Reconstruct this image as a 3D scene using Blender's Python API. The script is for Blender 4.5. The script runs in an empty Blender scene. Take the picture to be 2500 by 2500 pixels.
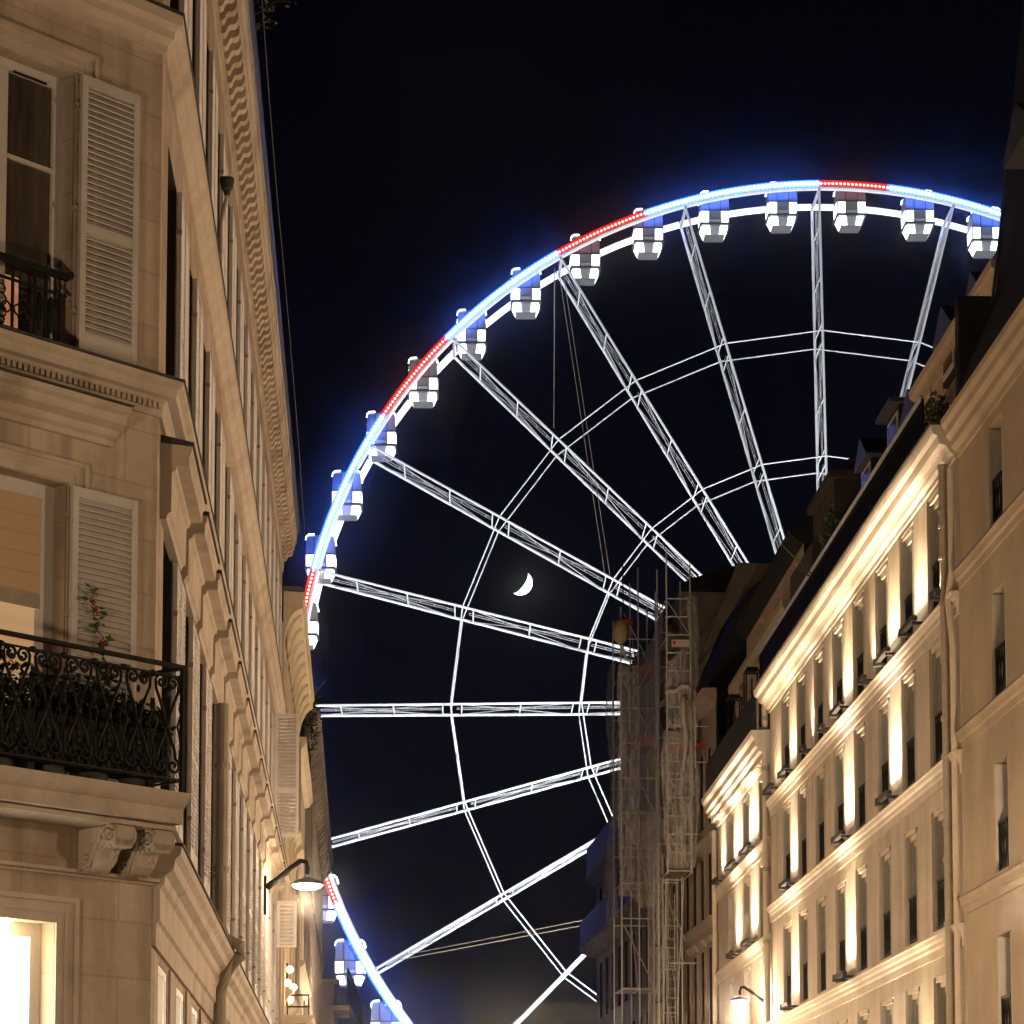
import bpy, math, random
from mathutils import Vector
random.seed(7)
SC = bpy.context.scene
COL = SC.collection
R_ = math.radians

# ------------------------------------------------------------------ camera
F_PX = 6500.0; HZ = 2965.0
PITCH = math.atan(F_PX / 70000.0)
PPY = HZ - F_PX * math.tan(PITCH)
cam = bpy.data.cameras.new("camera")
cam.sensor_width = 36.0; cam.lens = F_PX / 2500 * 36
cam.shift_y = (PPY - 1250) / 2500
cam.clip_start = 0.1; cam.clip_end = 20000
camo = bpy.data.objects.new("camera", cam); COL.objects.link(camo)
camo.location = (0, 0, 1.6); camo.rotation_euler = (math.pi / 2 + PITCH, 0, 0)
SC.camera = camo

# ------------------------------------------------------------------ night sky
W = bpy.data.worlds.new("World"); SC.world = W; W.use_nodes = True
nt = W.node_tree; nt.nodes.clear()
out = nt.nodes.new("ShaderNodeOutputWorld"); bg = nt.nodes.new("ShaderNodeBackground")
tc = nt.nodes.new("ShaderNodeTexCoord"); sep = nt.nodes.new("ShaderNodeSeparateXYZ")
rmp = nt.nodes.new("ShaderNodeValToRGB")
rmp.color_ramp.elements[0].position = 0.05; rmp.color_ramp.elements[0].color = (.0022, .0028, .0070, 1)
rmp.color_ramp.elements[1].position = 0.42; rmp.color_ramp.elements[1].color = (.0009, .0010, .0023, 1)
nz = nt.nodes.new("ShaderNodeTexNoise"); nz.inputs["Scale"].default_value = 7; nz.inputs["Detail"].default_value = 5
nr = nt.nodes.new("ShaderNodeMapRange"); nr.inputs[1].default_value = .5; nr.inputs[2].default_value = .75
nr.inputs[3].default_value = 0; nr.inputs[4].default_value = .0012
add = nt.nodes.new("ShaderNodeMix"); add.data_type = 'RGBA'; add.blend_type = 'ADD'; add.inputs[0].default_value = 1
L = nt.links
L.new(tc.outputs["Generated"], sep.inputs[0]); L.new(sep.outputs[2], rmp.inputs[0])
L.new(tc.outputs["Generated"], nz.inputs["Vector"]); L.new(nz.outputs["Fac"], nr.inputs[0])
L.new(rmp.outputs[0], add.inputs[6]); L.new(nr.outputs[0], add.inputs[7])
L.new(add.outputs[2], bg.inputs[0]); bg.inputs[1].default_value = 1.0
L.new(bg.outputs[0], out.inputs[0])

# faint moonlight
sun = bpy.data.lights.new("moonlight", 'SUN'); sun.energy = 0.003; sun.angle = R_(0.5); sun.color = (.85, .9, 1)
suno = bpy.data.objects.new("moonlight", sun); COL.objects.link(suno)
MOON_DIR = Vector((.00305, .97228, .23379))
suno.rotation_euler = (-MOON_DIR).to_track_quat('-Z', 'Y').to_euler()

SC.view_settings.view_transform = 'Standard'; SC.view_settings.look = 'None'
SC.view_settings.exposure = 0.0; SC.view_settings.gamma = 1.0
SC.render.engine = 'CYCLES'
SC.cycles.use_denoising = True
SC.cycles.use_adaptive_sampling = True; SC.cycles.adaptive_threshold = .02
SC.cycles.max_bounces = 5; SC.cycles.diffuse_bounces = 3; SC.cycles.glossy_bounces = 2
SC.cycles.transparent_max_bounces = 8; SC.cycles.transmission_bounces = 2
SC.cycles.sample_clamp_indirect = 4.0

WARM = (1.0, .79, .54); AMBER = (1.0, .66, .36); NEUT = (1.0, .71, .45)

# ------------------------------------------------------------------ helpers
class Frame:
    def __init__(s, o, t, out=1):
        s.o = Vector((o[0], o[1], o[2] if len(o) > 2 else 0.0))
        s.t = Vector((t[0], t[1], 0)).normalized()
        s.n = Vector((s.t.y, -s.t.x, 0)) * out
        s.z = Vector((0, 0, 1))
        s.flip = s.t.cross(s.n).dot(s.z) < 0
    def w(s, a, d=0, h=0): return s.o + s.t * a + s.n * d + s.z * h
    def v(s, a, d=0, h=0): return s.t * a + s.n * d + s.z * h
WF = Frame((0, 0), (1, 0), -1)

WP = {}
def wpos(o): return WP[o.name]

def put(o, world, parent):
    COL.objects.link(o)
    WP[o.name] = Vector(world)
    if parent:
        o.parent = parent; o.location = Vector(world) - wpos(parent)
    else:
        o.location = world
    return o

class MB:
    def __init__(s): s.v = []; s.f = []
    def quad(s, *p):
        i = len(s.v); s.v += p; s.f.append(tuple(range(i, i + len(p)))); return s
    def box(s, a0, a1, d0, d1, h0, h1):
        i = len(s.v)
        s.v += [(a0, d0, h0), (a1, d0, h0), (a1, d1, h0), (a0, d1, h0), (a0, d0, h1), (a1, d0, h1), (a1, d1, h1), (a0, d1, h1)]
        for q in ((0, 3, 2, 1), (4, 5, 6, 7), (0, 1, 5, 4), (1, 2, 6, 5), (2, 3, 7, 6), (3, 0, 4, 7)):
            s.f.append(tuple(i + k for k in q))
        return s
    def prism(s, prof, a0, a1, axis='s'):
        """prof: closed list of (d,h) (axis s), (s,h) (axis d) or (s,d) (axis h)"""
        n = len(prof); i = len(s.v)
        for a in (a0, a1):
            for p in prof:
                s.v.append((a, p[0], p[1]) if axis == 's' else (p[0], a, p[1]) if axis == 'd' else (p[0], p[1], a))
        area = sum(prof[k][0] * prof[(k + 1) % n][1] - prof[(k + 1) % n][0] * prof[k][1] for k in range(n))
        rev = (area < 0) ^ (axis == 'd')
        def F(t): s.f.append(tuple(reversed(t)) if rev else t)
        for k in range(n):
            k2 = (k + 1) % n
            F((i + k, i + k2, i + n + k2, i + n + k))
        F(tuple(i + k for k in reversed(range(n)))); F(tuple(i + n + k for k in range(n)))
        return s
    def tube(s, pts, r, n=6, caps=True):
        pts = [Vector(p) for p in pts]; m = len(pts); i = len(s.v)
        for k in range(m):
            tg = (pts[min(k + 1, m - 1)] - pts[max(k - 1, 0)])
            if tg.length < 1e-9: tg = Vector((0, 0, 1))
            tg.normalize()
            ref = Vector((0, 0, 1)) if abs(tg.z) < .9 else Vector((1, 0, 0))
            u = tg.cross(ref).normalized(); w = tg.cross(u)
            rr = r[k] if isinstance(r, (list, tuple)) else r
            for j in range(n):
                a = 2 * math.pi * j / n
                s.v.append(tuple(pts[k] + u * (rr * math.cos(a)) + w * (rr * math.sin(a))))
        for k in range(m - 1):
            for j in range(n):
                j2 = (j + 1) % n
                s.f.append((i + k * n + j, i + k * n + j2, i + (k + 1) * n + j2, i + (k + 1) * n + j))
        if caps:
            s.f.append(tuple(i + j for j in reversed(range(n)))); s.f.append(tuple(i + (m - 1) * n + j for j in range(n)))
        return s
    def lathe(s, prof, c=(0, 0, 0), n=16):
        i = len(s.v); m = len(prof)
        for r, h in prof:
            for j in range(n):
                a = 2 * math.pi * j / n
                s.v.append((c[0] + r * math.cos(a), c[1] + r * math.sin(a), c[2] + h))
        for k in range(m - 1):
            for j in range(n):
                j2 = (j + 1) % n
                s.f.append((i + k * n + j, i + k * n + j2, i + (k + 1) * n + j2, i + (k + 1) * n + j))
        s.f.append(tuple(i + j for j in reversed(range(n)))); s.f.append(tuple(i + (m - 1) * n + j for j in range(n)))
        return s
    def ball(s, c, r, n=10, m=6, sx=1, sy=1, sz=1):
        i = len(s.v)
        for k in range(1, m):
            th = math.pi * k / m
            for j in range(n):
                a = 2 * math.pi * j / n
                s.v.append((c[0] + sx * r * math.sin(th) * math.cos(a), c[1] + sy * r * math.sin(th) * math.sin(a), c[2] + sz * r * math.cos(th)))
        top = len(s.v); s.v.append((c[0], c[1], c[2] + sz * r)); s.v.append((c[0], c[1], c[2] - sz * r))
        for k in range(m - 2):
            for j in range(n):
                j2 = (j + 1) % n
                s.f.append((i + k * n + j, i + (k + 1) * n + j, i + (k + 1) * n + j2, i + k * n + j2))
        for j in range(n):
            j2 = (j + 1) % n
            s.f.append((top, i + j, i + j2)); s.f.append((top + 1, i + (m - 2) * n + j2, i + (m - 2) * n + j))
        return s
    def leaf(s, c, L, wd, az, el, roll):
        ca, sa, ce, se = math.cos(az), math.sin(az), math.cos(el), math.sin(el)
        ax = Vector((ca * ce, sa * ce, se)); sd = Vector((-sa, ca, 0)); up = ax.cross(sd)
        sd2 = sd * math.cos(roll) + up * math.sin(roll); c = Vector(c)
        return s.quad(tuple(c), tuple(c + ax * L * .45 + sd2 * wd * .5), tuple(c + ax * L), tuple(c + ax * L * .45 - sd2 * wd * .5))
    def mesh(s, name, fr, smooth=False):
        me = bpy.data.meshes.new(name)
        vs = [fr.v(*p) for p in s.v]
        fs = [tuple(reversed(f)) for f in s.f] if fr.flip else s.f
        me.from_pydata([tuple(v) for v in vs], [], fs); me.update()
        if smooth:
            for p in me.polygons: p.use_smooth = True
        return me
    def build(s, name, mat, parent, fr, org=(0, 0, 0), smooth=False, bevel=0):
        me = s.mesh(name, fr, smooth); me.materials.append(mat)
        o = bpy.data.objects.new(name, me)
        put(o, fr.w(*org), parent)
        if bevel:
            b = o.modifiers.new("bevel", 'BEVEL'); b.width = bevel; b.segments = 2; b.limit_method = 'ANGLE'
        return o

def tag(o, label=None, cat=None, group=None, kind=None):
    if label: o["label"] = label
    if cat: o["category"] = cat
    if group: o["group"] = group
    if kind: o["kind"] = kind
    return o
def thing(name, label, cat, loc, group=None):
    o = bpy.data.objects.new(name, None); o.empty_display_size = .2
    put(o, Vector(loc), None)
    return tag(o, label, cat, group)
def dup(o, delta, parent='same'):
    c = o.copy(); COL.objects.link(c)
    WP[c.name] = wpos(o) + Vector(delta)
    c.location = Vector(o.location) + Vector(delta)
    if parent != 'same': c.parent = parent
    for ch in list(o.children):
        k = ch.copy(); COL.objects.link(k); k.parent = c; WP[k.name] = wpos(ch) + Vector(delta)
        for g in list(ch.children):
            m = g.copy(); COL.objects.link(m); m.parent = k; WP[m.name] = wpos(g) + Vector(delta)
    return c

# ------------------------------------------------------------------ materials
def mk(name):
    m = bpy.data.materials.new(name); m.use_nodes = True
    return m, m.node_tree, m.node_tree.nodes["Principled BSDF"]
def surf(name, c1, c2, rough=.8, scale=2.0, stain=None, bump=.0, bscale=40, metal=0, spec=.3, streak=False):
    m, t, p = mk(name)
    g = t.nodes.new("ShaderNodeNewGeometry")
    n = t.nodes.new("ShaderNodeTexNoise"); n.inputs["Scale"].default_value = scale; n.inputs["Detail"].default_value = 8; n.inputs["Roughness"].default_value = .65
    r = t.nodes.new("ShaderNodeValToRGB"); r.color_ramp.elements[0].position = .32; r.color_ramp.elements[1].position = .68
    r.color_ramp.elements[0].color = (*c1, 1); r.color_ramp.elements[1].color = (*c2, 1)
    vec = g.outputs["Position"]
    if streak:
        mp = t.nodes.new("ShaderNodeMapping"); mp.inputs["Scale"].default_value = (1, 1, .18)
        t.links.new(vec, mp.inputs[0]); vec = mp.outputs[0]
    t.links.new(vec, n.inputs["Vector"]); t.links.new(n.outputs["Fac"], r.inputs[0])
    col = r.outputs[0]
    if stain:
        n2 = t.nodes.new("ShaderNodeTexNoise"); n2.inputs["Scale"].default_value = scale * .32; n2.inputs["Detail"].default_value = 6
        mr = t.nodes.new("ShaderNodeMapRange"); mr.inputs[1].default_value = .5; mr.inputs[2].default_value = .74; mr.inputs[4].default_value = stain[3]
        mx = t.nodes.new("ShaderNodeMix"); mx.data_type = 'RGBA'; mx.inputs[7].default_value = (*stain[:3], 1)
        t.links.new(g.outputs["Position"], n2.inputs["Vector"]); t.links.new(n2.outputs["Fac"], mr.inputs[0])
        t.links.new(mr.outputs[0], mx.inputs[0]); t.links.new(col, mx.inputs[6]); col = mx.outputs[2]
    t.links.new(col, p.inputs["Base Color"])
    p.inputs["Roughness"].default_value = rough; p.inputs["Metallic"].default_value = metal
    p.inputs["Specular IOR Level"].default_value = spec
    if bump:
        n3 = t.nodes.new("ShaderNodeTexNoise"); n3.inputs["Scale"].default_value = bscale; n3.inputs["Detail"].default_value = 6
        b = t.nodes.new("ShaderNodeBump"); b.inputs["Strength"].default_value = bump; b.inputs["Distance"].default_value = .02
        t.links.new(g.outputs["Position"], n3.inputs["Vector"]); t.links.new(n3.outputs["Fac"], b.inputs["Height"]); t.links.new(b.outputs[0], p.inputs["Normal"])
    return m
def emit(name, col, st, base=(.8, .8, .8)):
    m, t, p = mk(name)
    p.inputs["Base Color"].default_value = (*base, 1); p.inputs["Emission Color"].default_value = (*col, 1)
    p.inputs["Emission Strength"].default_value = st; p.inputs["Roughness"].default_value = .6
    return m
def glassy(name, c, rough=.12):
    m, t, p = mk(name)
    p.inputs["Base Color"].default_value = (*c, 1); p.inputs["Roughness"].default_value = rough; p.inputs["Specular IOR Level"].default_value = .6
    return m

M = {}
def coursed(m, tdir, bw=.9, bh=.42, dark=.80, mort=.012, streak=.60, fr_=2.6):
    """faint ashlar coursing laid along the wall direction"""
    t = m.node_tree; p = t.nodes["Principled BSDF"]
    g = t.nodes.new("ShaderNodeNewGeometry"); d = t.nodes.new("ShaderNodeVectorMath"); d.operation = 'DOT_PRODUCT'; d.inputs[1].default_value = (tdir[0], tdir[1], 0)
    sp_ = t.nodes.new("ShaderNodeSeparateXYZ"); cb = t.nodes.new("ShaderNodeCombineXYZ"); b = t.nodes.new("ShaderNodeTexBrick")
    t.links.new(g.outputs["Position"], d.inputs[0]); t.links.new(g.outputs["Position"], sp_.inputs[0])
    t.links.new(d.outputs["Value"], cb.inputs[0]); t.links.new(sp_.outputs[2], cb.inputs[1]); t.links.new(cb.outputs[0], b.inputs["Vector"])
    b.inputs["Scale"].default_value = 1; b.inputs["Brick Width"].default_value = bw; b.inputs["Row Height"].default_value = bh; b.inputs["Mortar Size"].default_value = mort; b.inputs["Mortar Smooth"].default_value = .6
    b.inputs["Color1"].default_value = (1, 1, 1, 1); b.inputs["Color2"].default_value = (.90, .885, .86, 1); b.inputs["Mortar"].default_value = (dark, dark * .97, dark * .92, 1)
    src = p.inputs["Base Color"].links[0].from_socket
    mx = t.nodes.new("ShaderNodeMix"); mx.data_type = 'RGBA'; mx.blend_type = 'MULTIPLY'; mx.inputs[0].default_value = 1
    # rain streaks
    mp = t.nodes.new("ShaderNodeMapping"); mp.inputs["Scale"].default_value = (fr_, fr_, .16); n = t.nodes.new("ShaderNodeTexNoise"); n.inputs["Scale"].default_value = 1.6; n.inputs["Detail"].default_value = 7
    mr = t.nodes.new("ShaderNodeMapRange"); mr.inputs[1].default_value = .46; mr.inputs[2].default_value = .72; mr.inputs[3].default_value = 1; mr.inputs[4].default_value = streak
    t.links.new(g.outputs["Position"], mp.inputs[0]); t.links.new(mp.outputs[0], n.inputs["Vector"]); t.links.new(n.outputs["Fac"], mr.inputs[0])
    m2 = t.nodes.new("ShaderNodeMix"); m2.data_type = 'RGBA'; m2.blend_type = 'MULTIPLY'; m2.inputs[0].default_value = 1
    t.links.new(src, mx.inputs[6]); t.links.new(b.outputs["Color"], mx.inputs[7]); t.links.new(mx.outputs[2], m2.inputs[6]); t.links.new(mr.outputs[0], m2.inputs[7])
    t.links.new(m2.outputs[2], p.inputs["Base Color"])
    return m
M['stone'] = surf('limestone', (.43, .365, .30), (.53, .46, .385), .85, 1.6, (.30, .245, .19, .55), .35, 30)
M['stone_trim'] = surf('limestone_trim', (.45, .375, .30), (.57, .485, .395), .85, 4, (.25, .19, .13, .8), .4, 45, streak=True)
M['stone_c'] = coursed(surf('limestone_corner', (.43, .35, .27), (.57, .475, .38), .85, 2.2, (.30, .22, .145, .8), .4, 30), (.675, .738))
M['stone_s'] = coursed(surf('limestone_street', (.43, .35, .27), (.57, .475, .38), .85, 2.2, (.30, .22, .145, .8), .4, 30), (-.0563, .998))
M['zinc'] = surf('zinc_sheet', (.10, .10, .11), (.17, .17, .18), .45, 3, metal=.6)
M['flash'] = surf('lead_flashing', (.035, .033, .032), (.06, .055, .05), .7, 6)
M['iron'] = surf('black_iron', (.005, .0045, .004), (.010, .009, .008), .6, 8, spec=.15)
M['shutter'] = surf('shutter_paint', (.50, .47, .44), (.58, .545, .51), .6, 3, (.4, .36, .31, .5), .1, 60)
M['shutter2'] = surf('street_shutter_paint', (.56, .53, .52), (.66, .62, .61), .6, 3, (.38, .34, .3, .5))
M['frame'] = surf('white_window_paint', (.60, .56, .52), (.68, .64, .59), .45, 4)
M['dark'] = surf('shade_dark_reveal', (.012, .009, .007), (.02, .016, .012), .9, 3)  # near-black colour stands in for the darkness inside the window openings
M['glass'] = glassy('night_glass', (.012, .011, .010), .08)
M['glass_brown'] = surf('net_curtain_glass', (.035, .027, .021), (.10, .080, .062), .25, 7, spec=.5, streak=True)
M['cream'] = surf('cream_render', (.50, .42, .30), (.60, .51, .38), .85, 1.2, (.40, .32, .22, .5), .2, 25)
M['curtain'] = surf('grey_curtain_glass', (.14, .128, .108), (.20, .182, .155), .35, 1.2, spec=.5)
M['curtain_b'] = surf('pale_curtain_glass', (.20, .178, .148), (.28, .25, .205), .4, 3, spec=.5, streak=True)
M['curtain_c'] = surf('dark_glass_reflecting', (.035, .032, .028), (.07, .062, .052), .12, 1.0, spec=.6)
M['cream_trim'] = surf('cream_trim', (.55, .47, .34), (.64, .55, .41), .8, 3, (.42, .34, .24, .5), .2, 30)
M['grey_stone'] = surf('grey_stone', (.22, .20, .18), (.34, .31, .28), .9, 1.5, (.12, .11, .10, .7), .3, 20)
M['hotel'] = surf('pale_hotel_stone', (.50, .42, .32), (.60, .51, .40), .8, 1.0, (.40, .32, .23, .55), .15, 30)
M['hotel'] = coursed(M['hotel'], (-.0403, .999), 1.1, .38, .90, .008, .74, 1.1)
M['hotel_trim'] = surf('hotel_trim', (.54, .46, .36), (.64, .55, .44), .8, 2.5, (.40, .32, .23, .6), .15, 30)
M['plaster'] = surf('old_plaster', (.40, .31, .21), (.48, .38, .27), .9, .9, (.36, .27, .18, .5), .25, 50)
M['plaster'] = coursed(M['plaster'], (-.0403, .999), 3.0, 2.9, .985, .004, .82, .45)
M['drain'] = surf('drainpipe_paint', (.30, .26, .20), (.40, .34, .26), .6, 5, (.22, .18, .13, .6))
M['persienne'] = surf('grey_folded_shutter', (.36, .335, .285), (.45, .42, .36), .6, 4)
M['slate'] = surf('slate_roof', (.018, .017, .017), (.032, .030, .030), .85, 4, bump=.3, bscale=10, spec=.12)
M['attic'] = surf('attic_render', (.42, .32, .22), (.52, .40, .28), .9, 1.5, (.25, .18, .12, .5))
M['brick'] = surf('soot_brick', (.05, .035, .028), (.09, .065, .05), .95, 5, bump=.3, bscale=14)
M['brown_stone'] = surf('brown_facade', (.30, .235, .18), (.38, .30, .235), .9, 1.3, (.20, .155, .115, .6), .2, 25)
M['steel'] = surf('galvanised_tube', (.48, .46, .43), (.62, .60, .56), .5, 9, metal=.1)
M['plank'] = surf('scaffold_deck', (.16, .12, .085), (.25, .19, .13), .85, 6)
M['redboard'] = surf('red_toe_board', (.28, .06, .03), (.36, .09, .045), .7, 5)
M['wheel_white'] = surf('wheel_white_paint', (.70, .70, .71), (.8, .8, .8), .4, 4)
M['wheel_grey'] = surf('wheel_grey_paint', (.36, .36, .38), (.46, .46, .48), .4, 4)
M['leaf'] = surf('leaf_green', (.035, .07, .022), (.09, .14, .05), .6, 8)
M['leaf_dark'] = surf('dark_leaf', (.010, .014, .008), (.02, .026, .013), .7, 8)
M['leaf_dry'] = surf('dry_leaf', (.10, .10, .035), (.17, .15, .06), .7, 8)
M['flower'] = surf('red_flower', (.30, .035, .03), (.42, .08, .06), .6, 8)
M['twig'] = surf('twig', (.06, .045, .03), (.1, .07, .045), .9, 6)
M['asphalt'] = surf('asphalt', (.04, .04, .042), (.065, .063, .06), .8, 3, bump=.4, bscale=60)
M['pave'] = surf('pavement', (.20, .19, .175), (.28, .265, .245), .85, 2, (.14, .13, .12, .5))
M['kerb'] = surf('granite_kerb', (.24, .23, .22), (.34, .33, .31), .8, 9)
M['earth'] = surf('ground', (.06, .058, .055), (.1, .097, .09), .95, .05)
M['tan'] = surf('tan_canvas', (.42, .30, .16), (.52, .39, .22), .8, 4)
M['net_cloth'] = surf('gathered_netting', (.40, .36, .31), (.50, .46, .40), .9, 6, bump=.5, bscale=12)
M['sign_white'] = surf('sign_white', (.62, .56, .5), (.7, .63, .56), .6, 8)
M['sign_red'] = surf('sign_red', (.45, .03, .03), (.55, .06, .05), .6, 8)
M['sign_pink'] = surf('sign_letter', (.5, .22, .18), (.56, .28, .22), .6, 8)
M['lit_white'] = emit('lit_window_white', (1, .88, .68), 9.0)
M['lit_warm'] = emit('lit_window_warm', (1, .70, .42), 1.15)
M['lit_peach'] = emit('lit_window_peach', (1, .80, .58), 1.6)
M['blind'] = emit('backlit_blind', (1, .50, .20), .085, (.34, .22, .13))
M['blind2'] = emit('backlit_blind_low', (1, .60, .30), .34, (.4, .28, .17))
M['rose'] = emit('lit_curtain', (1, .42, .20), .32, (.6, .4, .3))
M['lamp'] = emit('lamp_diffuser', (1, .93, .80), 38)
M['globe'] = emit('globe_bulb', (1, .68, .30), 14)
M['led_blue'] = emit('led_blue', (.05, .16, 1.0), 55)
M['led_red'] = emit('led_red', (1, .12, .08), 9)
M['led_red_bed'] = emit('led_red_bed', (1, .01, .01), .55, (.3, .02, .02))
M['led_blue_bed'] = emit('led_blue_bed', (.03, .12, 1.0), 3.4, (.1, .15, .5))
M['rim_light'] = emit('rim_light_tube', (.80, .90, 1.0), 1.15)
M['cab_light'] = emit('gondola_panel', (.90, .96, 1.0), 3.4)
M['cab_glass'] = glassy('gondola_glass', (.15, .148, .152), .35)
M['cab_grey'] = surf('gondola_grey', (.30, .30, .32), (.4, .4, .42), .5, 5)
M['cab_dark'] = surf('gondola_frame', (.02, .02, .022), (.04, .04, .042), .5, 5)
M['cable'] = surf('steel_cable', (.16, .13, .10), (.24, .19, .14), .5, 6)
# translucent debris netting
m, t, p = mk('debris_netting')
g = t.nodes.new("ShaderNodeNewGeometry"); n = t.nodes.new("ShaderNodeTexNoise"); n.inputs["Scale"].default_value = 5.5; n.inputs["Detail"].default_value = 10; n.inputs["Roughness"].default_value = .75
mpn = t.nodes.new("ShaderNodeMapping"); mpn.inputs["Scale"].default_value = (1.6, 1.6, .35); mpn.inputs["Rotation"].default_value = (0, .25, 0)
mr = t.nodes.new("ShaderNodeMapRange"); mr.inputs[1].default_value = .36; mr.inputs[2].default_value = .68; mr.inputs[3].default_value = .12; mr.inputs[4].default_value = .66
t.links.new(g.outputs["Position"], mpn.inputs[0]); t.links.new(mpn.outputs[0], n.inputs["Vector"]); t.links.new(n.outputs["Fac"], mr.inputs[0]); t.links.new(mr.outputs[0], p.inputs["Alpha"])
p.inputs["Base Color"].default_value = (.60, .56, .52, 1); p.inputs["Roughness"].default_value = .9
M['net'] = m
# crescent moon: sunlit side of a sphere, dim earthlit rest
m, t, p = mk('moon_surface')
g = t.nodes.new("ShaderNodeNewGeometry"); dt = t.nodes.new("ShaderNodeVectorMath"); dt.operation = 'DOT_PRODUCT'
SUNDIR = Vector((.76, .45, -.46)).normalized(); dt.inputs[1].default_value = SUNDIR
mr = t.nodes.new("ShaderNodeMapRange"); mr.inputs[1].default_value = -.01; mr.inputs[2].default_value = .06; mr.inputs[3].default_value = .0095; mr.inputs[4].default_value = 7.0
t.links.new(g.outputs["Normal"], dt.inputs[0]); t.links.new(dt.outputs["Value"], mr.inputs[0]); t.links.new(mr.outputs[0], p.inputs["Emission Strength"])
p.inputs["Emission Color"].default_value = (.86, .95, 1, 1); p.inputs["Base Color"].default_value = (0, 0, 0, 1); p.inputs["Specular IOR Level"].default_value = 0
M['moon'] = m

def lamp(name, kind, loc, energy, col, parent=None, radius=.1, target=None, spot=None, blend=.5):
    l = bpy.data.lights.new(name, kind); l.energy = energy; l.color = col
    l.shadow_soft_size = radius
    if kind == 'SPOT': l.spot_size = R_(spot); l.spot_blend = blend
    o = bpy.data.objects.new(name, l)
    put(o, Vector(loc), parent)
    if target is not None:
        o.rotation_euler = (Vector(target) - Vector(loc)).to_track_quat('-Z', 'Y').to_euler()
    return o

# ------------------------------------------------------------------ frames
PC = (-2.72279, 20.0)
LS = Frame(PC, (-.0563, 1), 1)               # left street front, s runs away from the camera
LC = Frame(PC, (.675, .738), 1)              # left corner front (canted), s < 0 towards the camera
RS = Frame((8.11184, 48.0), (-.0403, 1), -1) # right street front
R2E = RS.w(37.135)
R3 = Frame((R2E.x, R2E.y), (-.0754, 1), -1)

# ------------------------------------------------------------------ ground
tag(MB().box(-6000, 6000, -6000, 6000, -.5, -.02).build('ground', M['earth'], None, WF), kind='structure')
rd = MB(); rd.quad((-1.9, -60, 0), (6.9, -60, 0), (.9, 160, 0), (-7.6, 160, 0)); tag(rd.build('road', M['asphalt'], None, WF, (0, 0, -.012)), kind='structure')
for nm, x0, x1, y0, y1 in (('pavement_left', -4.0, -2.0, 14, 155), ('pavement_right', 6.9, 9.6, -40, 155)):
    pv = MB(); k = -.04
    pts = [(x0 + k * y0, y0), (x1 + k * y0, y0), (x1 + k * y1, y1), (x0 + k * y1, y1)]
    if nm == 'pavement_left': pts = [(-2.6, 14), (-1.5, 14), (-6.6, 155), (-8.9, 155)]
    po = pv.prism(pts, 0, .13, 'h').build(nm, M['pave'], None, WF, (0, 0, -.01)); tag(po, kind='structure')

# ------------------------------------------------------------------ wall builder
def wall(name, mat, parent, fr, s0, s1, h0, h1, openings=(), d=0, depth=.25, rmat=None, label=None):
    ss = sorted({s0, s1, *[o[0] for o in openings], *[o[1] for o in openings]}); hs = sorted({h0, h1, *[o[2] for o in openings], *[o[3] for o in openings]})
    ss = [x for x in ss if s0 <= x <= s1]; hs = [x for x in hs if h0 <= x <= h1]
    mb = MB()
    for a, b in zip(ss, ss[1:]):
        run = None
        for c, e in zip(hs, hs[1:]):
            mid = ((a + b) / 2, (c + e) / 2)
            if any(o[0] < mid[0] < o[1] and o[2] < mid[1] < o[3] for o in openings): continue
            mb.quad((a, d, c), (a, d, e), (b, d, e), (b, d, c))
    revs = []
    for a, b, c, e in openings:
        rb = MB(); revs.append(rb)
        for q in (((a, d, c), (a, d - depth, c), (a, d - depth, e), (a, d, e)), ((b, d, c), (b, d, e), (b, d - depth, e), (b, d - depth, c)),
                  ((a, d, e), (a, d - depth, e), (b, d - depth, e), (b, d, e)), ((a, d, c), (b, d, c), (b, d - depth, c), (a, d - depth, c))):
            rb.quad(*q)
    o = mb.build(name, mat, parent, fr)
    if label: o["label"] = label
    for rb in revs: rb.build('reveal', rmat or mat, o, fr)
    return o

def window(parent, fr, a, b, c, e, d, glass, bars=(.36, .70), fw=.06, mid=True, fmat='frame', name='window'):
    """casement: frame with stiles, rails and glazing bars, panes as sub-parts"""
    m = MB(); t = .05
    m.box(a, a + fw, d, d + t, c, e); m.box(b - fw, b, d, d + t, c, e)
    m.box(a + fw, b - fw, d, d + t, e - fw, e); m.box(a + fw, b - fw, d, d + t, c, c + fw)
    if mid: m.box((a + b) / 2 - .045, (a + b) / 2 + .045, d, d + t + .012, c + fw, e - fw)
    for k in bars:
        h = c + (e - c) * k
        m.box(a + fw, b - fw, d + .008, d + t - .008, h - .016, h + .016)
    w = m.build(name, M[fmat], parent, fr)
    cols = [(a + fw, (a + b) / 2), ((a + b) / 2, b - fw)] if mid else [(a + fw, b - fw)]
    hs = [c + fw] + [c + (e - c) * k for k in bars] + [e - fw]
    for p0, p1 in cols:
        for g0, g1 in zip(hs, hs[1:]):
            MB().quad((p0, 0, g0), (p0, 0, g1), (p1, 0, g1), (p1, 0, g0)).build('pane', M[glass] if isinstance(glass, str) else glass, w, fr, (0, d + .02, 0))
    return w

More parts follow.
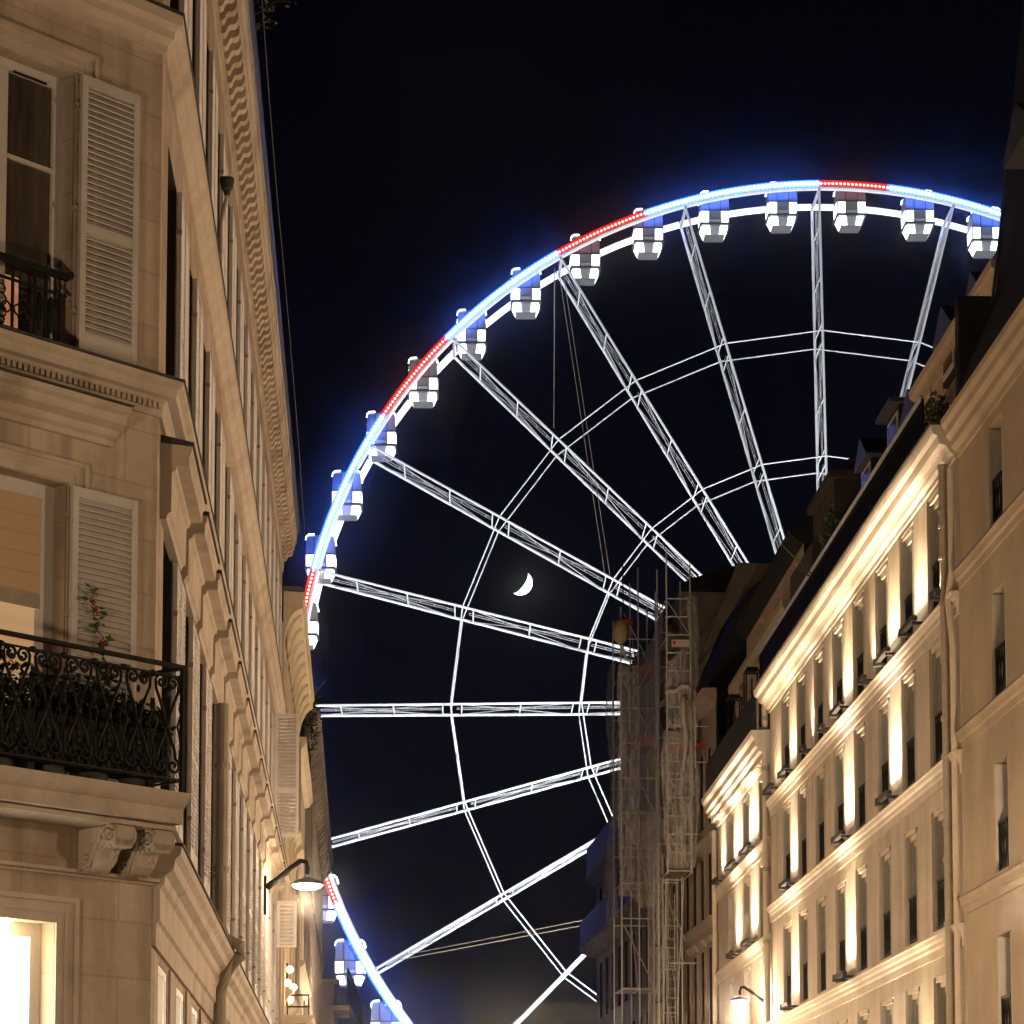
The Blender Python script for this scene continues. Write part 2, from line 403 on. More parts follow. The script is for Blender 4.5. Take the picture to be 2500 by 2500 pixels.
def shutter(parent, fr, a, b, c, e, d, singles=False, mat='shutter', pitch=.046, panels=((.06, .425), (.455, .965)), rail=.045, perp=False, n=None):
    """louvred leaf: stiles and rails, slats tilted between them"""
    T = .035; H = e - c; m = MB(); st = .055 if (b - a) > .3 else .04
    m.box(a, a + st, d, d + T, c, e); m.box(b - st, b, d, d + T, c, e)
    rails = [(c, c + H * panels[0][0])] + [(c + H * p[1], c + H * q[0]) for p, q in zip(panels, panels[1:])] + [(c + H * panels[-1][1], e)]
    for r0, r1 in rails: m.box(a + st, b - st, d + .002, d + T - .002, r0, r1)
    o = m.build('shutter', M[mat], parent, fr)
    sl = MB(); sl.prism([(.001, .020), (.009, .027), (.036, -.013), (.028, -.020)], 0, (b - a) - 2 * st)
    if singles:
        first = None
        for p0, p1 in panels:
            k = int((p1 - p0) * H / pitch)
            for i in range(k):
                h = c + p0 * H + (i + .5) * ((p1 - p0) * H / k)
                if first is None: first = sl.build('slat', M[mat], o, fr, (a + st, d, h))
                else: dup(first, fr.v(0, 0, h - first_h))
                if i == 0 and p0 == panels[0][0]: first_h = h
    else:
        j = MB()
        for p0, p1 in panels:
            k = int((p1 - p0) * H / pitch)
            for i in range(k):
                h = c + p0 * H + (i + .5) * ((p1 - p0) * H / k)
                j.prism([(d + x, h + y) for x, y in ((.001, .020), (.009, .027), (.036, -.013), (.028, -.020))], a + st, b - st)
        tag(j.build('louvre_slats', M[mat], o, fr), kind='stuff')
    return o

def band(name, mat, parent, fr, s0, s1, prof, flash=None):
    o = MB().prism(prof, s0, s1).build(name, M[mat], parent, fr)
    if flash:
        dmax, h = flash
        MB().prism([(0, h + .002), (dmax + .015, h + .002), (dmax + .015, h + .022), (0, h + .06)], s0, s1).build('flashing', M['flash'], o, fr)
    return o

def mprism(prof, a0, a1, k0=0, k1=0):
    """extrusion along s whose ends are mitred: s = a + k * d"""
    mb = MB().prism(prof, a0, a1); n = len(prof)
    mb.v = [(v[0] + (k0 if i < n else k1) * v[1], v[1], v[2]) for i, v in enumerate(mb.v)]
    return mb
def mband(name, mat, parent, fr, s0, s1, prof, k0=0, k1=0, flash=None):
    o = mprism(prof, s0, s1, k0, k1).build(name, M[mat], parent, fr)
    if flash:
        dm, h = flash
        mprism([(-.02, h + .003), (dm + .012, h + .003), (dm + .012, h + .020), (-.02, h + .05)], s0, s1, k0, k1).build('flashing', M['flash'], o, fr)
    return o
MIT = .42
def corner_band(name, mat, parent, prof, flash=None, s_end=30.6, names=True):
    mband(name, mat, parent, LC, -3.4, 0, prof, 0, MIT, flash)
    mband(name, mat, parent, LS, 0, s_end, prof, -MIT, 0, flash)

# ================================================================== LEFT CORNER BUILDING
LB = thing('corner_building', 'pale limestone corner building with louvred shutters and an iron balcony, filling the left edge', 'building', LC.w(-1.5))
# --- canted corner front
WA = (-1.98, -.86, 7.98, 10.15); WB = (-1.90, -.875, 4.74, 7.00); WC = (-1.95, -.91, 1.3, 3.72)
wall('corner_wall', M['stone_c'], LB, LC, -3.4, 0, 0, 15.0, [WA, WB, WC], depth=.16)
wA = window(LB, LC, WA[0], WA[1], WA[2] + .02, WA[3], -.18, 'glass_brown', (.30, .66), .085)
MB().box(-1.33, -1.02, -.175, -.172, 10.055, 10.075).build('trickle_vent', M['dark'], wA, LC, (0, .055, 0))
MB().quad((-1.80, -.24, 8.0), (-1.80, -.24, 8.52), (-1.22, -.24, 8.52), (-1.22, -.24, 8.0)).build('lit_curtain', M['rose'], wA, LC, (0, .082, 0))
wB = window(LB, LC, WB[0], WB[1], WB[2], WB[3], -.19, 'blind', (), .11, mid=False)
bl = MB()
for i in range(5):
    h = 6.17 + i * .145
    bl.prism([(-.168, h), (-.150, h + .012), (-.158, h + .14), (-.172, h + .145)], -1.78, -.985)
bl.build('roman_blind', M['blind'], wB, LC)
MB().box(-1.79, -.985, -.172, -.148, 6.06, 6.165).build('blind_rail', M['drain'], wB, LC)
MB().quad((-1.79, 0, 4.85), (-1.79, 0, 6.06), (-.985, 0, 6.06), (-.985, 0, 4.85)).build('lit_pane', M['blind2'], wB, LC, (0, -.152, 0))
for h in (5.62, 5.80): MB().box(-1.78, -.985, -.1515, -.146, h, h + .02).build('ceiling_moulding', M['rose'], wB, LC)
MB().box(-1.03, -.985, -.151, -.14, 4.86, 6.05).build('inner_casement', M['frame'], wB, LC)
wC = window(LB, LC, WC[0], WC[1], WC[2], WC[3], -.212, 'lit_white', (), .10, mid=False)
wl = MB().box(-1.45, -1.25, -.10, -.05, 3.70, 3.718).build('lintel_fill_strip', M['globe'], wC, LC)  # strip and bulb added under the lintel to warm the frame and reveal
lamp('lintel_fill_bulb', 'POINT', LC.w(-1.35, -.09, 3.62), 9, (1, .72, .36), wC, .05)
# architraves
def architrave(fr, a, b, c, e, w, parent, d=.035, mat='stone_trim'):
    m = MB()
    for k, (o0, o1, dd) in enumerate(((0, w * .38, d * .5), (w * .38, w * .8, d * .75), (w * .8, w, d * 1.25))):
        m.box(a - o1, a - o0, -.01, dd, c, e + o1); m.box(b + o0, b + o1, -.01, dd, c, e + o1)
        m.box(a - o0, b + o0, -.01, dd - .0015, e + o0, e + o1)
    return m.build('architrave', M[mat], parent, fr)
architrave(LC, -2.0, -.84, 7.98, 10.16, .185, LB)
architrave(LC, -1.92, -.86, 4.74, 7.01, .165, LB)
architrave(LC, -1.95, -.91, 1.3, 3.72, .19, LB)
# hood over middle window
hp = [(0, 7.36), (.045, 7.36), (.05, 7.40), (.09, 7.42), (.10, 7.47), (.19, 7.50), (.20, 7.56), (.25, 7.58), (.26, 7.62), (0, 7.66)]
ho = MB().prism(hp, -2.35, -.466).build('window_hood', M['stone_trim'], LB, LC)
MB().prism([(0, 7.662), (.27, 7.624), (.27, 7.64), (0, 7.70)], -2.36, -.456).build('flashing', M['flash'], ho, LC)
# shutters
for (a, b, c, e) in ((-.835, -.28, 8.03, 10.15), (-2.48, -1.925, 8.03, 10.15)):
    shutter(LB, LC, a, b, c, e, .045, singles=True)
for (a, b, c, e) in ((-.865, -.25, 4.78, 6.98), (-2.52, -1.905, 4.78, 6.98)):
    shutter(LB, LC, a, b, c, e, .045, singles=True)
for h in (8.3, 9.1, 9.9, 5.2, 6.0, 6.75):
    MB().box(-.872, -.832, .0, .05, h, h + .035).build('hinge', M['drain'], LB, LC)
# string courses that run round the corner
sp = [(-.02, 10.60), (.03, 10.60), (.04, 10.66), (.09, 10.70), (.10, 10.76), (.15, 10.80), (.16, 10.88), (-.02, 10.90)]
corner_band('string_course', 'stone_trim', LB, sp, (.16, 10.885))
dp = [(-.02, 7.80), (.04, 7.80), (.05, 7.86), (.10, 7.865), (.105, 7.90), (.19, 7.93), (.20, 8.00), (-.02, 8.01)]
corner_band('dentil_course', 'stone_trim', LB, [(-.02, 7.70), (.03, 7.70), (.035, 7.76), (.04, 7.80), (.07, 7.83), (.14, 7.835), (.15, 7.90), (.19, 7.925), (.20, 7.955), (-.02, 7.965)], (.20, 7.956))
dn = None
for i in range(58):
    s = -.03 - i * .051
    if dn is None: dn = MB().box(-.016, .016, .03, .062, 0, .048).build('dentil', M['stone_trim'], LB, LC, (s, 0, 7.752)); s_0 = s
    else: dup(dn, LC.v(s - s_0))
# upper window guard rail
gr = thing('window_guard', 'black ornamental iron guard rail across the upper left shuttered window', 'railing', LC.w(-1.4, .05, 8.0))
MB().box(-1.95, -.915, .02, .06, 8.53, 8.58).build('top_rail', M['iron'], gr, LC)
MB().box(-1.95, -.93, .03, .05, 8.40, 8.418).build('middle_rail', M['iron'], gr, LC)
MB().box(-1.95, -1.02, .03, .05, 8.03, 8.05).build('bottom_rail', M['iron'], gr, LC)
for s in (-1.03, -1.12, -1.22, -1.42, -1.62, -1.82): MB().box(s - .009, s + .009, .031, .049, 8.05, 8.53).build('upright', M['iron'], gr, LC)
for s in (-1.32, -1.52, -1.72):
    m = MB()
    for cx, cz, rr in ((0, .10, .045), (0, .19, .045), (-.045, .145, .04), (.045, .145, .04), (0, .27, .035), (0, .04, .03)):
        m.tube([(cx + rr * math.cos(q * math.pi / 6), 0, cz + rr * math.sin(q * math.pi / 6)) for q in range(13)], .008, 5)
    m.build('ring_motif', M['iron'], gr, LC, (s, .04, 8.05))
for s in (-1.07, -1.17):
    m = MB(); m.ball((0, 0, .17), .055, 8, 6, .8, .35, 2.6); m.build('cast_leaf', M['iron'], gr, LC, (s, .04, 8.06))
# --- balcony
bs = [(-.02, 4.47), (.08, 4.47), (.10, 4.475), (.50, 4.48), (.505, 4.49), (.515, 4.585), (.53, 4.60), (.585, 4.665), (.60, 4.70), (-.02, 4.71)]
bal = MB().prism(bs, -3.2, -.137).build('balcony_slab', M['stone_trim'], LB, LC)
MB().box(-3.2, -.145, .04, .44, 4.435, 4.469).build('soffit_moulding', M['stone_trim'], bal, LC)
def scroll(cx, cz, r0, r1, a0, a1, n=26):
    return [(cx + (r0 + (r1 - r0) * i / n) * math.cos(a0 + (a1 - a0) * i / n), cz + (r0 + (r1 - r0) * i / n) * math.sin(a0 + (a1 - a0) * i / n)) for i in range(n + 1)]
def console(s):
    """carved scroll bracket under the balcony: s-curved body, volutes, ribbed roll and leaf carving"""
    W_ = .17
    prof = [(0, 4.43), (.43, 4.43), (.45, 4.40), (.44, 4.33), (.40, 4.29), (.33, 4.29), (.28, 4.25), (.24, 4.17), (.17, 4.12), (.09, 4.10), (0, 4.11)]
    c = MB().prism([(p, q) for p, q in prof], 0, W_).build('console_bracket', M['stone_trim'], LB, LC, (s, 0, 0), bevel=.008)
    v = MB()
    for side in (-.008, W_ + .008):
        for (cx, cz, r0, r1, a0, a1) in ((.375, 4.355, .072, .012, 1.9, -8.5), (.10, 4.175, .062, .012, -1.2, 7.5)):
            v.tube([(side, x, z) for x, z in scroll(cx, cz, r0, r1, a0, a1)], .016, 5)
        v.tube([(side, .34, 4.425), (side, .27, 4.385), (side, .22, 4.29), (side, .16, 4.18), (side, .09, 4.115)], .013, 5)
    v.build('volute', M['stone_trim'], c, LC, (s, 0, 0), smooth=True)
    r = MB()
    for i in range(9):
        x = (i + .5) * W_ / 9
        r.ball((x, .405, 4.30), .036, 8, 5, .32, 1, 1); r.ball((x, .345, 4.285), .022, 8, 5, .40, 1, 1)
    r.build('ribbed_roll', M['stone_trim'], c, LC, (s, 0, 0), smooth=True)
    lf = MB(); rnd = random.Random(3)
    for i in range(26):
        u = rnd.random(); x = rnd.uniform(.02, W_ - .02)
        d_ = .30 - .20 * u; z = 4.255 - .13 * u
        lf.ball((x, d_, z), rnd.uniform(.018, .034), 6, 4, .8, .7, 1.2)
    for i in range(34):
        u = rnd.random(); lf.ball((-.004, .36 - .30 * u, 4.38 - .20 * u + rnd.uniform(-.05, .05)), rnd.uniform(.012, .024), 6, 4, .6, 1, 1.3)
    lf.build('leaf_carving', M['stone_trim'], c, LC, (s, 0, 0), smooth=True)
    return c
console(-.345); console(-.71); console(-2.35); console(-2.71)
corner_band('plinth_course', 'stone_trim', LB, [(-.02, 4.075), (.02, 4.075), (.025, 4.09), (.06, 4.10), (.065, 4.125), (-.02, 4.13)], None, 0.02)
# balcony railing
BR = thing('balcony_railing', 'black wrought iron balcony railing with heart-shaped scrolls on the canted corner', 'railing', LC.w(-1.2, .5, 4.72))
MB().box(-3.15, -.125, .47, .52, 5.645, 5.675).build('handrail', M['iron'], BR, LC, bevel=.006)
MB().box(-3.15, -.135, .485, .505, 5.575, 5.587).build('upper_rail', M['iron'], BR, LC)
MB().box(-3.15, -.135, .485, .505, 4.80, 4.815).build('lower_rail', M['iron'], BR, LC)
MB().box(-.155, -.127, .478, .512, 4.70, 5.645).build('corner_post', M['iron'], BR, LC)
MB().box(-.155, -.127, 0, .472, 5.645, 5.675).build('return_handrail', M['iron'], BR, LC)
MB().box(-.150, -.132, 0, .478, 4.80, 4.815).build('return_lower_rail', M['iron'], BR, LC)
def heart():
    m = MB(); R0 = .012
    for sg in (-1, 1):
        # upper heart spiral, stem, lower reversed scroll
        sp_ = [(sg * x, z) for x, z in scroll(.055, .735, .058, .014, .15, 8.2)]
        m.tube([(sg * .012, 0, .40), (sg * .03, 0, .50), (sg * .07, 0, .60), (sg * .108, 0, .68)] + [(x, 0, z) for x, z in sp_], R0, 5)
        lo = [(sg * x, z) for x, z in scroll(.065, .115, .06, .014, 1.2, -6.8)]
        m.tube([(sg * .012, 0, .42), (sg * .03, 0, .33), (sg * .075, 0, .24)] + [(x, 0, z) for x, z in lo], R0, 5)
        m.tube([(sg * .135, 0, .02), (sg * .12, 0, .18), (sg * .135, 0, .30), (sg * .10, 0, .42), (sg * .135, 0, .52), (sg * .125, 0, .60)], .008, 5)
        m.ball((sg * .04, 0, .71), .020, 6, 4, 1, .5, 1.1)
        m.ball((sg * .135, 0, .55), .026, 6, 4, 1, .5, 1.6)
        m.ball((sg * .135, 0, .46), .022, 6, 4, 1, .5, 1.2)
        m.ball((sg * .135, 0, .79), .024, 6, 4, 1.5, .5, 1.0)
    m.ball((0, 0, .65), .020, 6, 4, 1, .5, 1.6); m.ball((0, 0, .41), .030, 7, 5, 1, .6, 1.1)
    m.ball((0, 0, .06), .026, 6, 4, 1, .5, 1.3)
    for k in range(3): m.ball((0, 0, .20 + k * .055), .026 - k * .004, 6, 4, 1, .5, 1.3)
    return m
hs0 = -.29; hp0 = None
for i in range(10):
    if hp0 is None: hp0 = heart().build('scroll_panel', M['iron'], BR, LC, (hs0, .495, 4.79), smooth=True)
    else: dup(hp0, LC.v(-.275 * i))
# plants standing on the balcony
def foliage(mb, c, ext, n, size, rnd, up=.3):
    for i in range(n):
        while True:
            p = [rnd.uniform(-1, 1) for _ in range(3)]
            if p[0]**2 + p[1]**2 + p[2]**2 < 1: break
        mb.leaf((c[0] + p[0] * ext[0], c[1] + p[1] * ext[1], c[2] + p[2] * ext[2]), size * rnd.uniform(.6, 1.3), size * rnd.uniform(.35, .6), rnd.uniform(0, 6.28), rnd.uniform(-.6, 1.0), rnd.uniform(0, 3))
rnd = random.Random(11)
ptr = thing('planter_trough', 'long black planter trough standing behind the balcony railing', 'planter', LC.w(-1.2, .3, 4.71))
MB().box(-2.9, -.22, .22, .44, 4.80, 5.16).build('trough', M['iron'], ptr, LC)
for s in (-2.7, -1.5, -.4): MB().box(s, s + .06, .24, .42, 4.712, 4.80).build('foot', M['iron'], ptr, LC)
tf = MB()
for k in range(30): foliage(tf, (-2.8 + k * .088, .33, 5.24 + .05 * math.sin(k * 2.1)), (.10, .12, .16 + .05 * math.sin(k * 1.3)), 70, .07, rnd)
tf.build('planting', M['leaf_dark'], ptr, LC)
for i, (s, hh, lab) in enumerate(((-.42, .40, 'dark leafy potted shrub on the balcony, beside the railing corner post'), (-.80, .52, 'dark leafy potted shrub in the middle of the balcony, before the louvred shutter'),
                                  (-1.2, .60, 'dark leafy potted shrub on the balcony under the orange-lit blind'), (-1.65, .62, 'dark leafy potted shrub at the far left end of the balcony'))):
    pt = thing('potted_shrub', lab, 'plant', LC.w(s, .28, 4.71), 'shrubs behind the balcony railing')
    MB().lathe([(.10, 0), (.14, .22), (.15, .24), (.12, .24)], (0, 0, 0), 10).build('pot', M['flash'], pt, LC, (s, .28, 4.712))
    f = MB(); foliage(f, (0, .02, .28 + hh * .35), (.24, .15, hh * .62), 520, .075, rnd); f.build('foliage', M['leaf_dark'], pt, LC, (s, .28, 4.72))
    sg = MB()
    for k in range(4): sg.tube([(0, 0, .2), (rnd.uniform(-.1, .1), rnd.uniform(-.05, .05), .3 + hh * .6)], .006, 4)
    sg.build('stems', M['twig'], pt, LC, (s, .28, 4.72))
vn = thing('flowering_vine', 'thin green creeper with small red flowers climbing the lower white shutter', 'plant', LC.w(-.5, .1, 5.4))
vl = MB(); vf = MB(); vs = []
for i in range(30):
    u = i / 29; s = -.735 + .25 * u + .03 * math.sin(i * 1.7); h = 6.20 - .80 * u
    vs.append((s, .13, h))
    for k in range(2 if i % 5 else 5): vl.leaf((s + rnd.uniform(-.03, .03), .13, h + rnd.uniform(-.02, .02)), rnd.uniform(.05, .09), rnd.uniform(.025, .045), rnd.uniform(0, 6.28), rnd.uniform(-.5, .7), rnd.uniform(0, 3))
    if i in (4, 5, 6, 13, 14, 21):
        for k in range(3): vf.ball((s + rnd.uniform(-.03, .03), .15, h + rnd.uniform(-.025, .025)), rnd.uniform(.008, .014), 6, 4)
MB().tube(vs, .005, 4).build('stem', M['twig'], vn, LC); vl.build('leaves', M['leaf'], vn, LC); vf.build('flowers', M['flower'], vn, LC)

# --- street front of the corner building
PIT = 2.07; NB = 14
ops = []
cs = [1.17 + PIT * i for i in range(NB)]
for c in cs:
    for (lo, hi) in ((11.05, 13.25), (8.03, 10.15), (4.75, 7.0), (.9, 3.55)): ops.append((c - .48, c + .48, lo, hi))
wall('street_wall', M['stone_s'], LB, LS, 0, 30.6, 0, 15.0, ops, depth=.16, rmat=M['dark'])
w0 = None
for lo, hi, key in ((11.05, 13.25, 'glass'), (8.03, 10.15, 'glass'), (4.75, 7.0, 'glass'), (.9, 3.55, 'lit_peach')):
    c = cs[0]; w0 = window(LB, LS, c - .48, c + .48, lo, hi, -.15 if key == 'glass' else -.055, key, (.33, .67) if key == 'glass' else (.75,), .06)
    for i in range(1, NB): dup(w0, LS.v(PIT * i))
for lo, hi in ((11.05, 13.25), (8.03, 10.15), (4.78, 6.98)):
    c = cs[0]
    far = shutter(LB, LS, c + .50, c + 1.0, lo, hi, .010, mat='shutter2')
    for i in range(1, NB):
        if i == 11 and lo == 8.03: continue
        dup(far, LS.v(PIT * i))
    near = shutter(LB, LS, cs[1] - 1.0, cs[1] - .50, lo, hi, .008, mat='shutter2')
    for i in range(2, NB): dup(near, LS.v(PIT * (i - 1)))
    hg = MB().box(c + .475, c + .505, 0, .05, lo + .35, lo + .39).build('hinge', M['drain'], LB, LS)
    for i in range(NB):
        if i: dup(hg, LS.v(PIT * i))
        dup(hg, LS.v(PIT * i, 0, 1.4))
# leaf swung square to the wall, further along
PF = Frame(LS.w(25.35, .06), (LS.n.x, LS.n.y), 1)
shutter(LB, PF, 0, .42, 8.05, 10.2, -.02, mat='shutter2', pitch=.06, panels=((.03, .36), (.40, .97)))
shutter(LB, PF, .06, .40, 6.15, 6.95, -.02, mat='shutter2', pitch=.06, panels=((.05, .95),))
# window hoods on consoles, middle floor
hp2 = [(-.02, 6.99), (.05, 6.99), (.06, 7.03), (.085, 7.05), (.09, 7.36), (.12, 7.38), (.125, 7.41), (.22, 7.415), (.225, 7.50), (.24, 7.52), (.245, 7.57), (-.02, 7.60)]
h0 = MB().prism(hp2, -.86, .86).build('window_hood', M['stone_trim'], LB, LS, (cs[0], 0, 0))
MB().prism([(0, 7.60), (.26, 7.575), (.26, 7.60), (0, 7.66)], -.87, .87).build('flashing', M['flash'], h0, LS, (cs[0], 0, 0))
for i in range(1, NB - 1): dup(h0, LS.v(PIT * i))
# lower cornice along the street
mband('street_cornice', 'stone_trim', LB, LS, .02, 30.6, [(-.02, 3.62), (.03, 3.62), (.035, 3.80), (.06, 3.82), (.06, 4.06), (.09, 4.09), (.10, 4.16), (.16, 4.20), (.17, 4.28), (.21, 4.32), (.22, 4.38), (-.02, 4.42)], 0, 0, (.22, 4.385))
pl = MB().box(.60, 1.0, -.01, .022, .9, 3.6).build('pier_strip', M['stone_trim'], LB, LS, (cs[0], 0, 0))
for i in range(1, NB): dup(pl, LS.v(PIT * i))
# eaves with S modillions, gutter and roof
corner_band('eaves_cornice', 'stone_trim', LB, [(-.02, 13.96), (.02, 13.96), (.03, 14.04), (.04, 14.38), (.235, 14.40), (.24, 14.48), (.275, 14.54), (.285, 14.66), (-.02, 14.68)])
md = MB().prism([(.03, 14.16), (.06, 14.15), (.085, 14.17), (.10, 14.215), (.125, 14.25), (.165, 14.25), (.195, 14.27), (.21, 14.31), (.215, 14.385), (.03, 14.385)], -.065, .065)
m0 = md.build('modillion', M['stone_trim'], LB, LS, (.2, 0, 0))
for i in range(1, 97): dup(m0, LS.v(.315 * i))
corner_band('gutter', 'zinc', LB, [(.15, 14.685), (.30, 14.685), (.33, 14.75), (.33, 14.98), (.31, 14.98), (.30, 14.78), (.15, 14.78)])
mprism([(-.05, 14.70), (.14, 14.70), (-1.2, 17.3), (-6, 17.6), (-6, 14.7)], 0, 30.6, -MIT, 0).build('roof', M['slate'], LB, LS)
mprism([(-.05, 14.70), (.14, 14.70), (-1.2, 17.3), (-6, 17.6), (-6, 14.7)], -3.4, 0, 0, MIT).build('roof', M['slate'], LB, LC)
MB().box(30.35, 30.6, -5, -.005, 0, 14.7).build('party_wall', M['stone'], LB, LS)
rh = thing('rainwater_hopper', 'dark ribbed drain hopper under the eaves of the corner building', 'drain', LS.w(7.0, .15, 12.9))
MB().lathe([(.03, 0), (.04, .05), (.065, .08), (.07, .13), (.08, .15), (.08, .19), (.055, .19)], (0, .10, 0), 10).build('hopper', M['flash'], rh, LS, (7.6, 0, 12.45))
MB().tube([(0, .10, 0), (0, .04, -.3), (0, .035, -1.6)], .022, 8).build('pipe', M['stone_trim'], rh, LS, (7.6, 0, 12.45))
wr = MB().tube([(i * 3.0 - 1, .42 + .01 * math.sin(i), 15.02 + .03 * math.cos(i * 2)) for i in range(12)], .007, 5).build('roof_wire', M['flash'], None, LS)
tag(wr, 'thin dark wire strung along the eaves of the corner building', 'wire')
# drain pipe along street front
dpp = thing('drainpipe', 'stone-coloured drainpipe with a bend, low on the corner building street front', 'drainpipe', LS.w(7.6, .1, 0))
MB().tube([(0, .10, 7.0), (0, .10, 4.62), (0, .14, 4.50), (0, .30, 4.42), (0, .30, 4.30), (0, .15, 4.10), (0, .10, 3.9), (0, .10, .2)], .065, 10).build('pipe', M['drain'], dpp, LS, (7.9, 0, 0))
for h in (6.3, 5.2, 3.55, 2.6): MB().lathe([(.08, 0), (.085, .03), (.08, .06)], (0, .10, h), 10).build('collar', M['drain'], dpp, LS, (7.9, 0, 0))
# weeds on the roof edge
for s, h, n, lab in ((8.3, 15.0, 1, 'small tuft of weeds rooted on the eaves at the top of the frame'),):
    wd = thing('roof_weeds', lab, 'plant', LS.w(s, .5, h))
    tw = MB(); lf = MB()
    for k in range(9):
        b = (rnd.uniform(-1.0, 1.0), .30, 0); e = (b[0] + rnd.uniform(-.2, .2), .45 + rnd.uniform(0, .42), rnd.uniform(.1, .35))
        tw.tube([b, ((b[0] + e[0]) / 2, (b[1] + e[1]) / 2 + .04, (b[2] + e[2]) / 2 + .1), e], .006, 4)
        for j in range(14):
            u = rnd.uniform(.35, 1.0); lf.leaf([b[q] + (e[q] - b[q]) * u + rnd.uniform(-.05, .05) for q in range(3)], rnd.uniform(.05, .09), .03, rnd.uniform(0, 6.28), rnd.uniform(-.4, .8), rnd.uniform(0, 3))
    tw.build('twigs', M['twig'], wd, LS, (s, 0, h)); lf.build('leaves', M['leaf_dry'], wd, LS, (s, 0, h))

# ================================================================== NEXT BUILDINGS ON THE LEFT
LB2 = thing('cream_building', 'cream rendered building with a deep coved cornice, beyond the corner building', 'building', LS.w(36, 0))
S0, S1 = 30.62, 41.0
wins2 = [(S0 + 1.3 + 2.5 * i, S0 + 2.3 + 2.5 * i) for i in range(4)]
ops = [(a, b, lo, hi) for a, b in wins2 for lo, hi in ((10.1, 12.0), (7.0, 9.3), (3.6, 5.4))]
wall('wall', M['cream'], LB2, LS, S0, S1, 0, 13.0, ops, d=.04, depth=.22, rmat=M['cream_trim'])
MB().box(S0, S0 + .2, -5, .035, 0, 13.0).build('side_wall', M['cream'], LB2, LS)
for a, b in wins2:
    for lo, hi in ((10.1, 12.0), (7.0, 9.3), (3.6, 5.4)): window(LB2, LS, a, b, lo, hi, -.18, 'glass', (.5,), .06)
cv = [(.03, 12.30)] + [(.04 + .32 * (1 - math.cos(t * math.pi / 16)), 12.45 + .80 * math.sin(t * math.pi / 16)) for t in range(9)] + [(.40, 13.27), (.41, 13.42), (.44, 13.46), (.44, 13.58), (.03, 13.60)]
cw = MB().prism(cv, S0, S1).build('coved_cornice', M['cream_trim'], LB2, LS, smooth=False)
c0 = MB().prism([(.08, 12.62), (.10, 12.60), (.16, 12.90), (.25, 13.10), (.35, 13.20), (.36, 13.26), (.28, 13.25), (.16, 13.1), (.1, 12.9)], 0, .62).build('modillion', M['cream_trim'], cw, LS, (S0 + .5, 0, 0))
for i in range(1, 9): dup(c0, LS.v(1.13 * i))
MB().box(S0, S1, -5, .40, 13.605, 13.70).build('roof', M['zinc'], LB2, LS)
for a, b in wins2:
    o = MB().prism([(.03, 9.55), (.08, 9.57), (.2, 9.72), (.24, 9.76), (.24, 9.82), (.03, 9.86)], a - .25, b + .25).build('window_hood', M['cream_trim'], LB2, LS)
    MB().prism([(.03, 9.2), (.10, 9.3), (.17, 9.54), (.03, 9.54)], a - .2, a - .08).build('console', M['cream_trim'], o, LS); MB().prism([(.03, 9.2), (.10, 9.3), (.17, 9.54), (.03, 9.54)], b + .08, b + .2).build('console', M['cream_trim'], o, LS)
    MB().prism([(.03, 5.7), (.08, 5.72), (.2, 5.87), (.24, 5.91), (.24, 5.97), (.03, 6.01)], a - .25, b + .25).build('window_hood', M['cream_trim'], LB2, LS)
for s in (S0 + .55, S0 + 3.05, S0 + 5.55, S0 + 8.05): MB().box(s, s + .45, .035, .09, 2, 12.28).build('pilaster', M['cream_trim'], LB2, LS)
MB().tube([(S1 - .5, .10, 12.4), (S1 - .5, .10, .2)], .06, 8).build('drainpipe', M['drain'], LB2, LS)
MB().prism([(.03, 5.25), (.5, 5.30), (.62, 5.36), (.65, 5.44), (.03, 5.45)], S0 + .8, S1 - .6).build('balcony_slab', M['cream_trim'], LB2, LS)
br = MB()
for h in (5.85, 5.62): br.box(S0 + 1.2, S0 + 1.23, .12, .55, h, h + .03)
for d in (.12, .53): br.box(S0 + 1.2, S0 + 1.23, d, d + .025, 5.45, 5.88)
br.build('balcony_rail', M['iron'], LB2, LS)
# globe sconce
gs = thing('globe_sconce', 'vertical cluster of warm glowing globe bulbs on the cream building', 'lamp', LS.w(31.9, .15, 5.7))
MB().tube([(0, .12, -.1), (0, .12, .75)], .018, 6).build('stem', M['iron'], gs, LS, (31.9, 0, 5.75))
for i, (ds, dd, h) in enumerate(((0, .17, .62), (0, .13, .36), (.02, .24, .27), (0, .18, .02))):
    MB().ball((ds, dd, h), .07, 12, 8).build('bulb', M['globe'], gs, LS, (31.9, 0, 5.75), smooth=True)
lamp('sconce_light', 'POINT', LS.w(31.9, .5, 6.1), 55, AMBER, gs, .12)

LB3 = thing('terrace_house', 'narrow rendered house with a planted roof terrace between the cream and grey buildings', 'building', LS.w(45, 0))
wall('wall', M['cream'], LB3, LS, 41.02, 49.98, 0, 12.6, [(43, 44, 8, 10.4), (46.5, 47.5, 8, 10.4), (43, 44, 4.5, 7), (46.5, 47.5, 4.5, 7)], d=.04, depth=.2)
for a in (43, 46.5):
    for lo, hi in ((8, 10.4), (4.5, 7)): window(LB3, LS, a, a + 1, lo, hi, -.14, 'glass', (.5,), .06)
MB().prism([(.03, 12.3), (.16, 12.35), (.26, 12.5), (.26, 12.62), (.03, 12.63)], 41.02, 49.98).build('cornice', M['cream_trim'], LB3, LS)
MB().box(41.02, 49.98, -5, .1, 12.4, 12.6).build('roof', M['zinc'], LB3, LS)
MB().prism([(.03, 7.2), (.15, 7.25), (.25, 7.33), (.25, 7.42), (.03, 7.45)], 41.02, 49.98).build('string_course', M['cream_trim'], LB3, LS)
